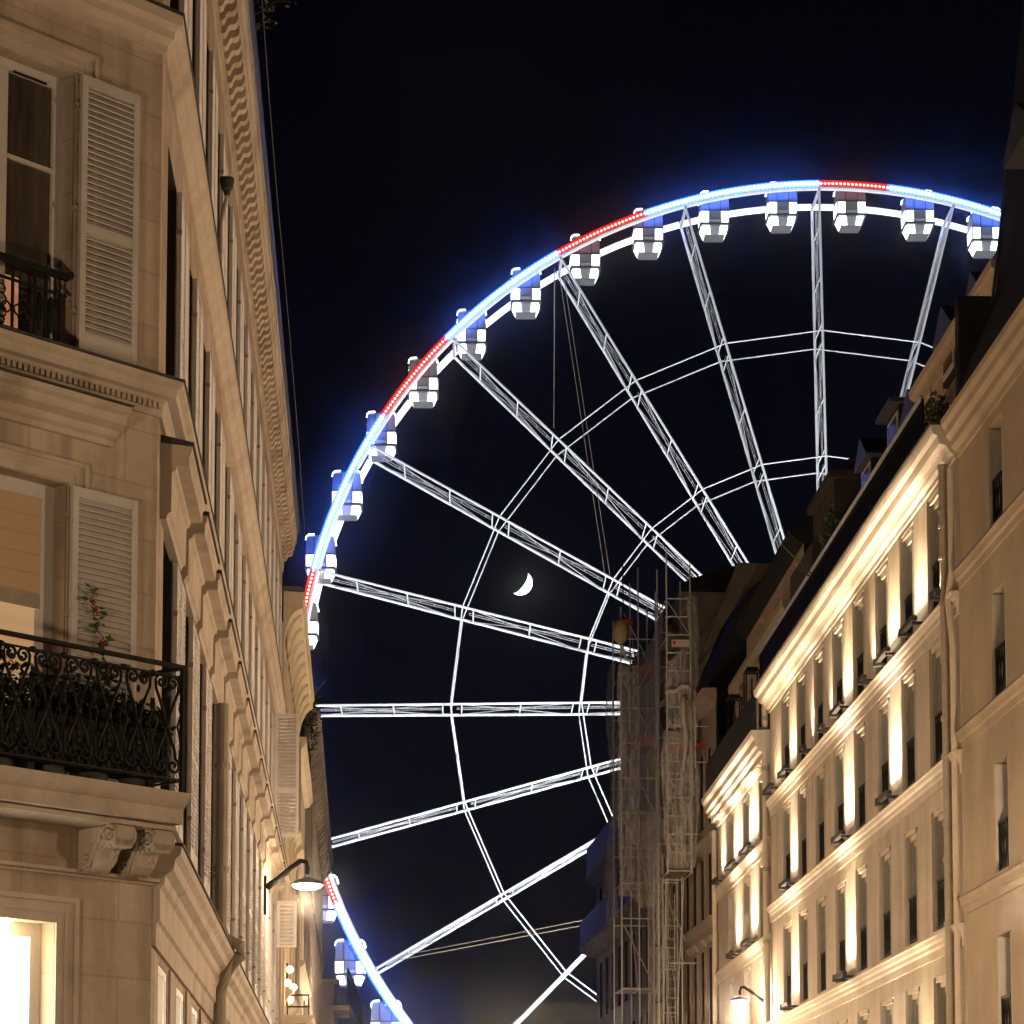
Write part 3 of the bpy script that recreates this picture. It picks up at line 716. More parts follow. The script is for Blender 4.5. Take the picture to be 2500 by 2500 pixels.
tr = thing('terrace_railing', 'black iron railing of the roof terrace with plants growing through it', 'railing', LS.w(45, .3, 12.65))
for h in (12.75, 13.55): MB().box(41.3, 49.7, .16, .20, h, h + .04).build('rail', M['iron'], tr, LS)
bb = MB().box(-.012, .012, .168, .192, 12.75, 13.55).build('baluster', M['iron'], tr, LS, (41.4, 0, 0))
for i in range(1, 56): dup(bb, LS.v(.15 * i))
for i, (s, d, r, lab) in enumerate(((42.2, .12, .55, 'bushy dark plant at the near end of the roof terrace, before the horizontal spoke'), (45.6, .05, .5, 'smaller dark plant further along the roof terrace'))):
    tp = thing('terrace_plant', lab, 'plant', LS.w(s, d, 12.65), 'plants on the roof terrace')
    MB().lathe([(.16, 0), (.22, .4), (.24, .42)], (0, 0, 0), 10).build('pot', M['flash'], tp, LS, (s, d, 12.63))
    f = MB(); foliage(f, (0, .05, .75), (r, r * .7, .55), 420, .11, rnd)
    for k in range(26):
        a = rnd.uniform(-.6, .6); f.leaf((rnd.uniform(-.2, .2), .2, 1.0 + rnd.uniform(-.2, .2)), rnd.uniform(.3, .75), .03, rnd.uniform(0, 6.28), rnd.uniform(.3, 1.4), rnd.uniform(0, 3))
    f.build('foliage', M['leaf_dark'], tp, LS, (s, d, 12.65))
    MB().tube([(0, 0, .3), (.05, .05, .9)], .02, 5).build('trunk', M['twig'], tp, LS, (s, d, 12.65))

LB4 = thing('grey_building', 'dark grey stone building with a bracketed cornice, far along the left side', 'building', LS.w(65, 0))
ops = [(a, a + 1.1, lo, hi) for a in [51.5 + 2.6 * i for i in range(11)] for lo, hi in ((11.2, 13.4), (7.9, 10.3), (4.4, 6.9))]
wall('wall', M['grey_stone'], LB4, LS, 50, 81, 0, 14.6, ops, d=.02, depth=.25)
MB().box(50, 50.2, -5, .015, 0, 14.6).build('side_wall', M['grey_stone'], LB4, LS)
q0 = {}
for lo, hi in ((11.2, 13.4), (7.9, 10.3), (4.4, 6.9)):
    w_ = window(LB4, LS, 51.5, 52.6, lo, hi, -.2, 'glass', (.5,), .06)
    for i in range(1, 11): dup(w_, LS.v(2.6 * i))
MB().prism([(.0, 14.1), (.06, 14.12), (.08, 14.5), (.36, 14.55), (.38, 14.75), (.44, 14.85), (.44, 15.0), (.0, 15.05)], 50, 81).build('cornice', M['grey_stone'], LB4, LS)
b0 = MB().prism([(.07, 14.2), (.18, 14.3), (.32, 14.5), (.07, 14.5)], 0, .3).build('bracket', M['grey_stone'], LB4, LS, (50.4, 0, 0))
for i in range(1, 31): dup(b0, LS.v(1.0 * i))
for h in (10.7, 7.3): MB().prism([(.01, h), (.08, h + .03), (.12, h + .2), (.01, h + .24)], 50, 81).build('string_course', M['grey_stone'], LB4, LS)
p0 = MB().box(0, .5, .015, .08, 0, 14.1).build('pilaster', M['grey_stone'], LB4, LS, (50.3, 0, 0))
for i in range(1, 12): dup(p0, LS.v(2.6 * i))
MB().box(50, 81, -5, .3, 15.05, 15.2).build('roof', M['zinc'], LB4, LS)
LB5 = thing('end_building', 'low pale building with an iron balcony at the end of the left side', 'building', LS.w(95, 0))
wall('wall', M['grey_stone'], LB5, LS, 82, 125, 0, 10.4, [(a, a + 1.1, lo, hi) for a in (84, 87, 90, 93, 96, 99, 102) for lo, hi in ((7.4, 9.4), (4.2, 6.4))], d=.5, depth=.25)
for a in (84, 87, 90, 93, 96, 99, 102):
    for lo, hi in ((7.4, 9.4), (4.2, 6.4)): window(LB5, LS, a, a + 1.1, lo, hi, .28, 'glass', (.5,), .06)
MB().box(82, 82.25, -4, .495, 0, 10.4).build('side_wall', M['grey_stone'], LB5, LS)
MB().box(82, 125, -4, .7, 10.4, 10.6).build('roof', M['zinc'], LB5, LS)
er = MB()
for k in range(30): er.box(78.2 + k * .13, 78.22 + k * .13, 1.02, 1.04, 9.3, 10.6)
for h in (9.3, 9.75, 10.2, 10.6): er.box(78.1, 82, 1.01, 1.05, h, h + .035)
er.build('balcony_railing', M['iron'], LB5, LS)
MB().box(78, 82, .5, 1.1, 9.1, 9.28).build('balcony_slab', M['grey_stone'], LB5, LS)
aw = MB().prism([(1.05, 10.7), (1.6, 9.5), (1.62, 9.5), (1.62, 9.3), (1.0, 10.5)], 78, 92).build('awning', M['slate'], LB5, LS)

# ================================================================== RIGHT SIDE: LIT HOTEL FRONT
HB = thing('hotel_building', 'pale stone building with uplit piers and a floodlit cornice, right side of the street', 'building', RS.w(12, 0))
BP = 2.85; NW = 8
LV = [(13.02, 15.28), (10.10, 12.38), (6.94, 9.22), (3.6, 6.05)]
ops = [(.9 + BP * k, 2.27 + BP * k, lo, hi) for k in range(NW) for lo, hi in LV]
wall('front_wall', M['hotel'], HB, RS, -.55, 24.6, 0, 15.6, ops, depth=.30, rmat=M['hotel_trim'])
for li, (lo, hi) in enumerate(LV):
    a, b = .9, 2.27
    for k in range(NW): window(HB, RS, a + .30 + BP * k, b + BP * k, lo, hi, -.34, ('curtain', 'curtain_b', 'curtain', 'curtain_c')[(k * 7 + li * 5) % 4], (.34, .67), .07)
    st = MB().box(a + .005, a + .33, -.26, -.03, lo, hi - .1)
    for q in range(4): st.box(a + .02 + q * .08, a + .065 + q * .08, -.03, -.018, lo + .05, hi - .15)
    st.box(b - .05, b - .004, -.285, -.012, lo, hi - .1)
    for q in range(3): st.box(b - .062, b - .05, -.27 + q * .085, -.21 + q * .085, lo + .04, hi - .14)
    st = st.build('folded_shutter', M['persienne'], HB, RS)
    hd = MB()
    for q in range(3): hd.box(a + .335, b - .002, -.06 - .08 * q, -.012 - .08 * q, hi - .09 - .09 * q, hi - .002)
    hd = hd.build('stepped_lintel', M['hotel_trim'], HB, RS)
    ja = MB().box(b + .002, b + .10, -.01, .03, lo, hi).box(b + .12, b + .16, -.01, .018, lo, hi).build('jamb_moulding', M['hotel_trim'], HB, RS)
    g = MB(); g.box(a + .40, b - .04, -.09, -.05, lo + .92, lo + .97); g.box(a + .40, b - .04, -.085, -.06, lo + .06, lo + .09)
    for q in range(6):
        s_ = a + .42 + q * (b - a - .50) / 5
        g.box(s_, s_ + .022, -.082, -.062, lo + .09, lo + .92)
    for q in range(5):
        s_ = a + .43 + q * (b - a - .50) / 5; e_ = s_ + (b - a - .50) / 5
        g.tube([(s_, -.072, lo + .12), (e_, -.072, lo + .88)], .012, 4); g.tube([(e_, -.072, lo + .12), (s_, -.072, lo + .88)], .012, 4)
    g = g.build('window_guard', M['iron'], HB, RS)
    for k in range(1, NW):
        for o in (st, hd, ja, g): dup(o, RS.v(BP * k))
for h in (12.90, 9.97, 6.82):
    MB().prism([(-.02, h - .42), (.03, h - .42), (.035, h - .26), (.06, h - .22), (.07, h - .15), (.11, h - .12), (.13, h - .05), (.155, h - .03), (.155, h), (-.02, h + .015)], -.40, 24.6).build('string_course', M['hotel_trim'], HB, RS)
MB().prism([(-.02, 15.38), (.04, 15.38), (.05, 15.46), (.12, 15.50), (.14, 15.56), (.18, 15.62), (.30, 15.66), (.32, 15.72), (.34, 15.80), (.42, 15.84), (.45, 15.93), (.46, 16.0), (-.02, 16.02)], -.35, 24.6).build('cornice', M['hotel_trim'], HB, RS)
MB().box(-.36, 24.6, -.02, .475, 16.02, 16.05).build('cornice_capping', M['flash'], HB, RS)
# upper-floor balcony railing
hr = thing('roof_balcony_railing', 'long dark iron railing above the floodlit cornice of the hotel front', 'railing', RS.w(12, .3, 16.05))
MB().tube([(1.3, .30, 17.03), (24.5, .30, 17.03)], .045, 8).build('handrail', M['wheel_grey'], hr, RS, smooth=True)
MB().box(1.3, 24.5, .26, .29, 16.15, 16.18).build('bottom_rail', M['iron'], hr, RS)
MB().box(1.3, 24.5, .262, .288, 16.88, 16.90).build('upper_rail', M['iron'], hr, RS)
bb = MB().box(-.011, .011, .264, .286, 16.05, 16.99).build('baluster', M['iron'], hr, RS, (1.35, 0, 0))
for i in range(1, 210): dup(bb, RS.v(.11 * i))
for s in (1.3, 7, 13, 19, 24.4): MB().box(s - .03, s + .03, .25, .30, 16.05, 17.0).build('post', M['iron'], hr, RS)
# attic storey and roof
wall('attic_wall', M['attic'], HB, RS, -.4, 7.6, 16.02, 18.9, [(2 + 2.85 * k, 3.2 + 2.85 * k, 16.3, 18.4) for k in range(2)], d=-1.0, depth=.2)
w_ = window(HB, RS, 2, 3.2, 16.3, 18.4, -1.18, 'glass', (.5,), .06)
dup(w_, RS.v(2.85))
MB().prism([(-1.02, 18.8), (-.92, 18.82), (-.70, 18.98), (-.68, 19.12), (-1.02, 19.14)], -.4, 7.6).build('attic_eaves', M['attic'], HB, RS)
MB().prism([(-.75, 19.145), (-1.6, 19.35), (-7, 19.6), (-7, 19.145)], -.4, 7.6).build('roof', M['slate'], HB, RS)
MB().prism([(-.75, 16.03), (-1.5, 18.2), (-2.2, 18.5), (-7, 18.7), (-7, 16.03)], 7.62, 24.6).build('mansard_roof', M['slate'], HB, RS)
for s in [8.2 + .55 * i for i in range(30)]: MB().prism([(-.74, 16.05), (-.71, 16.06), (-1.46, 18.22), (-1.49, 18.22)], s, s + .035).build('roof_seam', M['zinc'], HB, RS)
MB().box(-.4, 24.6, -1.0, -.02, 15.9, 16.0).build('balcony_deck', M['flash'], HB, RS)
def dormer(s, w, h0, h1, d0, roofw, flat=False):
    c = MB().box(s - w / 2, s + w / 2, d0 - 2.2, d0, h0, h1).build('dormer', M['slate'], HB, RS)
    MB().box(s - w / 2 + .12, s + w / 2 - .12, d0 + .002, d0 + .03, h0 + .1, h1 - .12).build('casement', M['frame'], c, RS)
    MB().quad((s - w / 2 + .2, d0 + .035, h0 + .2), (s - w / 2 + .2, d0 + .035, h1 - .2), (s + w / 2 - .2, d0 + .035, h1 - .2), (s + w / 2 - .2, d0 + .035, h0 + .2)).build('pane', M['glass_brown'], c, RS)
    if flat: MB().box(s - w / 2 - .15, s + w / 2 + .15, d0 - 2.2, d0 + .25, h1 + .002, h1 + .10).build('dormer_roof', M['zinc'], c, RS)
    else: MB().prism([(s - roofw, h1), (s, h1 + .62), (s + roofw, h1), (s + roofw - .1, h1 - .06), (s - roofw + .1, h1 - .06)], d0 - 2.2, d0 + .16, 'd').build('dormer_roof', M['zinc'], c, RS)
dormer(1.6, 1.2, 18.3, 19.0, -.9, .8); dormer(4.4, 1.3, 18.4, 19.3, -.9, .9); dormer(8.6, 1.7, 16.6, 18.9, -1.0, 1.0); dormer(11.6, 1.5, 16.6, 19.9, -1.1, .8, True); dormer(14.6, 1.4, 16.6, 19.6, -1.0, .85)
# chimney stack
ch = thing('chimney_stack', 'dark brick chimney stack with clay pots above the hotel roof', 'chimney', RS.w(22.5, -2.0, 18))
MB().box(20.6, 24.2, -2.6, -1.2, 18.0, 20.9).build('stack', M['brick'], ch, RS)
MB().box(20.45, 24.35, -2.75, -1.05, 20.905, 21.1).build('cap', M['brick'], ch, RS)
MB().box(20.6, 24.58, -1.9, -.6, 16.1, 19.2).build('base', M['brick'], ch, RS)
for i in range(5): MB().lathe([(.17, 0), (.15, .35), (.18, .40), (.14, .42)], (0, 0, 0), 10).build('pot', M['brick'], ch, RS, (20.9 + .75 * i, -1.8, 21.105))
# roof terrace plants of the hotel
for i, (s, hh, r, mat, lab) in enumerate(((14.8, 2.2, .9, 'leaf', 'large leafy shrub behind the hotel roof railing'), (20.2, 1.0, .55, 'leaf_dark', 'dark shrub near the far end of the hotel roof railing, by the chimney'),
                                           (23.4, .8, .45, 'leaf', 'spiky plant at the far end of the hotel roof railing'), (2.2, .9, .45, 'leaf_dry', 'spiky dry plant at the near end of the hotel roof railing'))):
    tp = thing('roof_plant', lab, 'plant', RS.w(s, -.15, 16.02), 'plants on the hotel roof balcony')
    MB().box(-.3, .3, -.2, .2, 0, .4).build('planter', M['flash'], tp, RS, (s, -.15, 16.02))
    f = MB(); foliage(f, (0, 0, .4 + hh * .5), (r, .3, hh * .6), 380, .13, rnd)
    for k in range(24): f.leaf((rnd.uniform(-.2, .2), 0, .5), rnd.uniform(.5, hh), .04, rnd.uniform(0, 6.28), rnd.uniform(.5, 1.4), rnd.uniform(0, 3))
    f.build('foliage', M[mat], tp, RS, (s, -.15, 16.02))
    MB().tube([(0, 0, .3), (.05, 0, .5 + hh * .4)], .03, 5).build('stem', M['twig'], tp, RS, (s, -.15, 16.02))
# drain pipe between the plain and the lit building
dpp = thing('drainpipe', 'grey-brown drainpipe with swan necks between the hotel front and the plain house', 'drainpipe', RS.w(0, .12, 0))
MB().tube([(.18, .14, 15.35), (.18, .14, .3)], .085, 10).build('pipe', M['drain'], dpp, RS)
MB().tube([(-.28, .10, 15.2), (-.28, .10, 13.3), (-.20, .12, 13.05), (-.1, .14, 12.8), (-.22, .12, 12.3), (-.28, .10, 11.9), (-.28, .1, .3)], .06, 10).build('pipe', M['hotel_trim'], dpp, RS)
for h in (15.3, 14.5, 14.2, 13.6, 12.75, 10.6, 9.9, 8.0, 6.8, 4.9): MB().lathe([(.10, 0), (.108, .04), (.10, .10)], (.18, .14, h), 10).build('collar', M['drain'], dpp, RS)

# uplights on the piers
from mathutils import Matrix
def uplight(fr, s, h, e, grp, lab, reach=2.2, col=WARM, out=.27, w=1.24):
    """wall-washer bar on two feet with its own light"""
    t_ = thing('uplight', lab, 'spotlight', fr.w(s, out, h), grp)
    for q in (-w * .42, w * .36): MB().box(q, q + .07, -out + .02, .03, 0, .06).build('bracket', M['flash'], t_, fr, (s, out, h))
    hb = MB().box(-w / 2, w / 2, -.05, .05, .06, .08).box(-w / 2, w / 2, .04, .055, .08, .16).box(-w / 2, w / 2, -.055, -.04, .08, .13).box(-w / 2, -w / 2 + .015, -.04, .04, .08, .15).box(w / 2 - .015, w / 2, -.04, .04, .08, .15)
    hb.build('housing', M['flash'], t_, fr, (s, out, h))
    MB().box(w / 2 - .12, w / 2 + .05, -.09, .07, .0, .15).build('driver_box', M['flash'], t_, fr, (s, out, h + .01))
    MB().quad((-w / 2 + .02, -.035, .10), (-w / 2 + .02, .035, .10), (w / 2 - .02, .035, .10), (w / 2 - .02, -.035, .10)).build('lens', M['lamp'], t_, fr, (s, out, h))
    l = bpy.data.lights.new('beam', 'AREA'); l.shape = 'RECTANGLE'; l.size = w - .06; l.size_y = .06; l.energy = e * random.uniform(.82, 1.18); l.color = (1, col[1] * random.uniform(.96, 1.05), col[2] * random.uniform(.9, 1.12)); l.spread = R_(74)
    o = bpy.data.objects.new('beam', l); put(o, fr.w(s, out, h + .165), t_)
    z = -(fr.v(0, -.16, 1.0)).normalized(); x = fr.t.copy(); y = z.cross(x).normalized()
    o.rotation_euler = Matrix((x, y, z)).transposed().to_euler()
def ordn(i): return ('first', 'second', 'third', 'fourth', 'fifth', 'sixth', 'seventh', 'eighth', 'ninth', 'tenth', 'eleventh', 'twelfth', 'thirteenth', 'fourteenth', 'fifteenth', 'sixteenth', 'seventeenth', 'eighteenth', 'nineteenth', 'twentieth', 'twenty-first', 'twenty-second')[i]
E_TOP = [9, 66, 66, 28, 56, 21, 28, 56, 26]
for p in range(9):
    wide = p not in (0, 3, 5, 6)
    s = .35 if p == 0 else 2.27 + BP * (p - 1) + (.80 if wide else .26)
    uplight(RS, min(s, 23.9), 12.93, E_TOP[p], 'uplights on the hotel front', 'slim uplight bar on the top course of the hotel front, %s from the drainpipe' % ordn(p), w=1.34 if wide else .42)
for k, p in enumerate((2, 4, 7)): uplight(RS, 2.27 + BP * (p - 1) + .80, 10.0, 100, 'uplights on the hotel front', 'slim uplight bar on the middle course of the hotel front, %s from the drainpipe' % ordn(k))
for k, p in enumerate((4, 7)): uplight(RS, 2.27 + BP * (p - 1) + .80, 6.85, 100, 'uplights on the hotel front', 'slim uplight bar on the lower course of the hotel front, %s from the drainpipe' % ordn(k))
for p in range(1, 9): uplight(RS, 2.27 + BP * (p - 1) + .80, 3.5, 50 if p not in (3, 5) else 22, 'uplights on the hotel front', 'slim uplight bar low on the hotel front below the frame, %s pier from the drainpipe' % ordn(p - 1), reach=2.6)

# ================================================================== PLAIN HOUSE AT THE RIGHT EDGE
PH = thing('plain_house', 'plain buff plastered house at the right edge with recessed grey windows', 'building', RS.w(-6, 0))
LV0 = [(13.32, 15.12), (10.38, 12.22), (7.38, 9.28), (4.4, 6.3)]
wx = [(-4.1 - 3.1 * k, -3.02 - 3.1 * k) for k in range(5)]
wall('front_wall', M['plaster'], PH, RS, -38, -.56, 0, 15.5, [(a, b, lo, hi) for a, b in wx for lo, hi in LV0], depth=.30)
for li, (lo, hi) in enumerate(LV0):
    a, b = wx[0]
    w_ = window(PH, RS, a + .30, b, lo, hi, -.32, 'curtain', (.5,), .06, mid=False)
    sh_ = MB().box(a + .01, a + .29, -.24, -.05, lo, hi).box(b - .05, b - .004, -.26, -.012, lo, hi - .02).box(b - .062, b - .05, -.22, -.14, lo + .04, hi - .06).build('folded_shutter', M['persienne'], PH, RS)
    g = MB(); g.box(a + .34, b - .05, -.08, -.04, lo + .82, lo + .87); g.box(a + .34, b - .05, -.07, -.05, lo + .02, lo + .045); g.box(b - .09, b - .06, -.075, -.045, lo + .02, lo + .85); g.box(a + .34, a + .37, -.075, -.045, lo + .02, lo + .85)
    for q in range(3):
        s_ = a + .38 + q * .2
        g.tube([(s_, -.06, lo + .05), (s_ + .2, -.06, lo + .8)], .012, 4); g.tube([(s_ + .2, -.06, lo + .05), (s_, -.06, lo + .8)], .012, 4)
    g = g.build('window_guard', M['iron'], PH, RS)
    for k in range(1, 5):
        for o in (w_, sh_, g): dup(o, RS.v(-3.1 * k))
for h in (13.20, 10.25, 7.24):
    o = MB().prism([(-.02, h - .30), (.03, h - .30), (.04, h - .18), (.08, h - .15), (.10, h - .06), (.13, h), (-.02, h + .01)], -38, -.56).build('string_course', M['plaster'], PH, RS)
    MB().prism([(0, h + .012), (.14, h + .003), (.14, h + .018), (0, h + .05)], -38, -.56).build('flashing', M['zinc'], o, RS)
MB().prism([(-.02, 15.32), (.04, 15.32), (.06, 15.42), (.14, 15.50), (.16, 15.62), (.24, 15.70), (.26, 15.82), (.32, 15.90), (.33, 16.0), (-.02, 16.02)], -38, -.60).build('cornice', M['plaster'], PH, RS)
MB().prism([(.2, 16.03), (-.72, 18.4), (-1.33, 24.0), (-6, 25.0), (-6, 16.03)], -38, -.62).build('roof', M['slate'], PH, RS)
MB().tube([(-.6, -.66, 18.2), (-.6, -1.38, 24.0)], .03, 6).build('verge_strip', M['zinc'], PH, RS)
MB().box(-.60, -.50, -.78, -.03, 16.04, 18.35).build('partition_screen', M['slate'], PH, RS)
MB().tube([(-.48, -.01, 16.04), (-.48, -.01, 18.35)], .02, 6).build('screen_edge', M['zinc'], PH, RS)
def pdorm(s):
    c = MB().box(s - .7, s + .7, -2.4, -.5, 17.0, 19.6).build('dormer', M['slate'], PH, RS)
    MB().box(s - .5, s + .5, -.498, -.47, 17.2, 19.4).build('casement', M['attic'], c, RS)
    MB().prism([(s - 1.0, 19.6), (s, 20.3), (s + 1.0, 19.6), (s + .9, 19.5), (s - .9, 19.5)], -2.4, -.2, 'd').build('dormer_roof', M['zinc'], c, RS)
pdorm(-4.6); pdorm(-9.0)

# ================================================================== SMALLER LIT BUILDING BEYOND THE HOTEL
SB = thing('lesser_lit_building', 'lower pale building with a dentilled floodlit cornice, beyond the hotel front', 'building', RS.w(31, 0))
W2 = [(25.55, 27.0), (29.15, 30.6), (32.85, 34.3)]
LV2 = [(12.08, 13.92), (9.38, 11.5), (6.65, 8.8), (3.8, 6.0)]
wall('front_wall', M['hotel'], SB, RS, 24.64, 37.1, 0, 14.2, [(a, b, lo, hi) for a, b in W2 for lo, hi in LV2], depth=.28, rmat=M['hotel_trim'])
for a, b in W2:
    for li, (lo, hi) in enumerate(LV2):
        window(SB, RS, a + .30, b, lo, hi, -.32, 'curtain', (.34, .67), .07)
        MB().box(a + .005, a + .33, -.24, -.02, lo, hi - .1).box(b - .05, b - .004, -.265, -.012, lo, hi - .1).build('folded_shutter', M['persienne'], SB, RS)
        hd = MB()
        for q in range(2): hd.box(a + .335, b - .002, -.06 - .09 * q, -.012 - .08 * q, hi - .10 - .10 * q, hi - .002)
        hd.build('stepped_lintel', M['hotel_trim'], SB, RS)
for h in (11.98, 9.28, 6.55):
    MB().prism([(-.02, h - .38), (.03, h - .38), (.035, h - .24), (.06, h - .2), (.10, h - .12), (.14, h - .04), (.14, h), (-.02, h + .015)], 24.64, 37.1).build('string_course', M['hotel_trim'], SB, RS)
co = MB().prism([(-.02, 14.0), (.04, 14.0), (.06, 14.12), (.10, 14.3), (.30, 14.34), (.32, 14.46), (.40, 14.5), (.42, 14.68), (.50, 14.78), (.52, 14.92), (-.02, 14.94)], 24.64, 37.1).build('cornice', M['hotel_trim'], SB, RS)
d0 = MB().box(0, .16, .07, .22, 14.14, 14.29).build('dentil', M['hotel_trim'], co, RS, (24.75, 0, 0))
for i in range(1, 40): dup(d0, RS.v(.31 * i))
MB().tube([(24.75, .12, 15.8), (24.75, .12, .3)], .09, 10).build('drainpipe', M['hotel_trim'], SB, RS)
MB().tube([(36.95, .12, 13.9), (36.95, .12, .3)], .08, 10).build('drainpipe', M['hotel_trim'], SB, RS)
for h in (15.2, 14.6, 13.8, 11.0, 9.0): MB().lathe([(.105, 0), (.112, .05), (.105, .12)], (24.75, .12, h), 10).build('collar', M['drain'], SB, RS)
MB().box(24.64, 37.1, .30, .36, 14.95, 16.05).build('balcony_screen', M['plank'], SB, RS)
s0_ = MB().box(-.02, .02, .365, .385, 14.95, 16.05).build('screen_slat', M['flash'], SB, RS, (24.7, 0, 0))
for i in range(1, 62): dup(s0_, RS.v(.2 * i))
MB().box(24.64, 37.1, -.8, .29, 14.95, 15.0).build('balcony_deck', M['flash'], SB, RS)
wall('attic_wall', M['plaster'], SB, RS, 24.64, 37.1, 14.95, 18.5, d=-.62)
MB().prism([(-.64, 18.2), (-.5, 18.25), (-.38, 18.45), (-.38, 18.62), (-.64, 18.64)], 24.64, 37.1).build('attic_cornice', M['plaster'], SB, RS)
wall('upper_attic_wall', M['attic'], SB, RS, 24.64, 37.1, 18.6, 20.4, [(26, 27.2, 18.8, 20.1), (29.5, 30.7, 18.8, 20.1), (33, 34.2, 18.8, 20.1)], d=-1.0, depth=.2)
for a in (26, 29.5, 33): MB().quad((a, -1.19, 18.8), (a, -1.19, 20.1), (a + 1.2, -1.19, 20.1), (a + 1.2, -1.19, 18.8)).build('pane', M['glass'], SB, RS)
MB().prism([(-1.02, 20.2), (-.85, 20.25), (-.62, 20.5), (-.62, 20.62), (-2.2, 22.2), (-6, 22.6), (-6, 20.2)], 24.64, 37.1).build('roof', M['slate'], SB, RS)
MB().box(36.9, 37.1, -6, -1.02, 15, 20.3).build('gable_wall', M['attic'], SB, RS)
for i, (s, lab) in enumerate(((30.6, 'framed lantern nearer the hotel drainpipe, on the attic wall'), (34.8, 'framed lantern nearer the scaffold, on the attic wall'))):
    ln = thing('wall_lantern', 'unlit ' + lab, 'lantern', RS.w(s, -.3, 16.8), 'lanterns on the attic wall')
    f = MB()
    for a_ in (-.28, .24):
        for d_ in (-.22, .18): f.box(a_, a_ + .04, d_, d_ + .04, 0, 1.05)
    for h_ in (0, 1.01):
        f.box(-.28, .28, -.22, -.18, h_, h_ + .04); f.box(-.28, .28, .18, .22, h_, h_ + .04); f.box(-.28, -.24, -.18, .18, h_ + .002, h_ + .038); f.box(.24, .28, -.18, .18, h_ + .002, h_ + .038)
    f.build('frame', M['iron'], ln, RS, (s, -.3, 16.75))
    MB().box(-.2, .2, -.16, .16, 1.052, 1.15).build('cap', M['iron'], ln, RS, (s, -.3, 16.75))
    MB().lathe([(.03, .3), (.05, .45), (.02, .6), (.035, .72), (.01, .85)], (0, 0, 0), 8).build('candle', M['flash'], ln, RS, (s, -.3, 16.75))
    MB().box(-.03, .03, -.32, -.22, .85, .9).build('arm', M['iron'], ln, RS, (s, -.3, 16.75))
for k, (s, e) in enumerate(((28.1, 110), (31.7, 110), (35.4, 55))): uplight(RS, s, 12.0, e, 'uplights on the lower lit building', 'slim uplight bar on the upper course of the lower lit building, %s from the hotel' % ordn(k), w=1.9 if k < 2 else .9)
for k, (s, e) in enumerate(((28.1, 100), (31.7, 100))): uplight(RS, s, 9.3, e, 'uplights on the lower lit building', 'slim uplight bar on the middle course of the lower lit building, %s from the hotel' % ordn(k))
for k, (s, e) in enumerate(((28.1, 110), (25.4, 36))): uplight(RS, s, 5.4, e, 'uplights on the lower lit building', 'slim uplight bar low on the lower lit building, %s' % ('on the pier by the street lamp' if k == 0 else 'beside the hotel drainpipe'))

# ================================================================== FAR RIGHT-SIDE BUILDINGS (scaffolded and corner block)
FB = thing('scaffolded_building', 'dim brown building half hidden behind the scaffold', 'building', R3.w(8, 0))
sx = [.9 + 1.75 * i for i in range(8)]
LV3 = [(14.4, 16.9), (11.35, 13.45), (7.4, 10.3), (4.2, 6.5)]
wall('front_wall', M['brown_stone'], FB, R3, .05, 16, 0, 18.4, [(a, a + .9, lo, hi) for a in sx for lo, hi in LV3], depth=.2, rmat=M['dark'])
for lo, hi in LV3:
    w_ = window(FB, R3, sx[0], sx[0] + .9, lo, hi, -.18, 'glass', (.5,), .06)
    s1_ = MB().box(sx[0] - .40, sx[0] - .02, .02, .06, lo, hi).build('shutter', M['brown_stone'], FB, R3)
    for i in range(1, 8):
        for o in (w_, s1_): dup(o, R3.v(1.75 * i))
for h in (13.9, 11.2, 7.1):
    MB().prism([(-.02, h - .5), (.05, h - .5), (.08, h - .3), (.18, h - .2), (.24, h - .05), (.24, h), (-.02, h + .02)], .05, 16).build('string_course', M['brown_stone'], FB, R3)
for i in range(8): MB().prism([(0, 10.4), (.08, 10.42), (.18, 10.58), (.18, 10.64), (0, 10.66)], sx[i] - .15, sx[i] + 1.05).build('window_hood', M['brown_stone'], FB, R3)
MB().prism([(-.02, 18.1), (.1, 18.15), (.4, 18.4), (.45, 18.6), (-.02, 18.62)], .05, 16).build('cornice', M['brown_stone'], FB, R3)
MB().prism([(.1, 18.63), (-1.6, 22.6), (-2.6, 23.4), (-8, 23.6), (-8, 18.63)], 3.0, 16).build('roof', M['slate'], FB, R3)
MB().prism([(-.4, 14), (-.4, 20.5), (-2.2, 25.0), (-7, 25.0), (-7, 14)], 9.0, 9.3).build('gable_wall', M['brown_stone'], FB, R3)
tb = thing('tall_rear_house', 'tall dark house with a mansard window, rising behind the scaffold', 'building', R3.w(20, -5))
MB().box(14, 22, -10, -.78, 0, 25.1).build('block', M['brown_stone'], tb, R3)
MB().prism([(-.7, 25.1), (-.73, 25.35), (-2.36, 26.0), (-4.3, 26.3), (-9, 26.4), (-9, 25.1)], 13.8, 22.2).build('roof', M['slate'], tb, R3)
MB().box(13.96, 13.998, -5.2, -3.6, 21.5, 24.4).build('window', M['frame'], tb, R3)
for d_ in (-5.1, -4.35): MB().box(13.945, 13.96, d_, d_ + .62, 21.6, 24.3).build('pane', M['glass'], tb, R3)
MB().box(13.85, 13.998, -5.6, -3.2, 24.5, 24.75).build('lintel', M['brown_stone'], tb, R3)
MB().box(16.2, 29.3, -8, -.32, 17.03, 24.3).build('rear_wing', M['brown_stone'], tb, R3)
MB().box(16.0, 29.5, -8, -.2, 24.302, 24.5).build('wing_roof', M['slate'], tb, R3)
CB = thing('end_corner_block', 'dim grey corner block with two dark balconies, last on the right side', 'building', R3.w(27, 0))
cxs = [17.2 + 2.4 * i for i in range(8)]
LV4 = [(14.2, 16.3), (10.4, 12.9), (6.8, 9.4)]
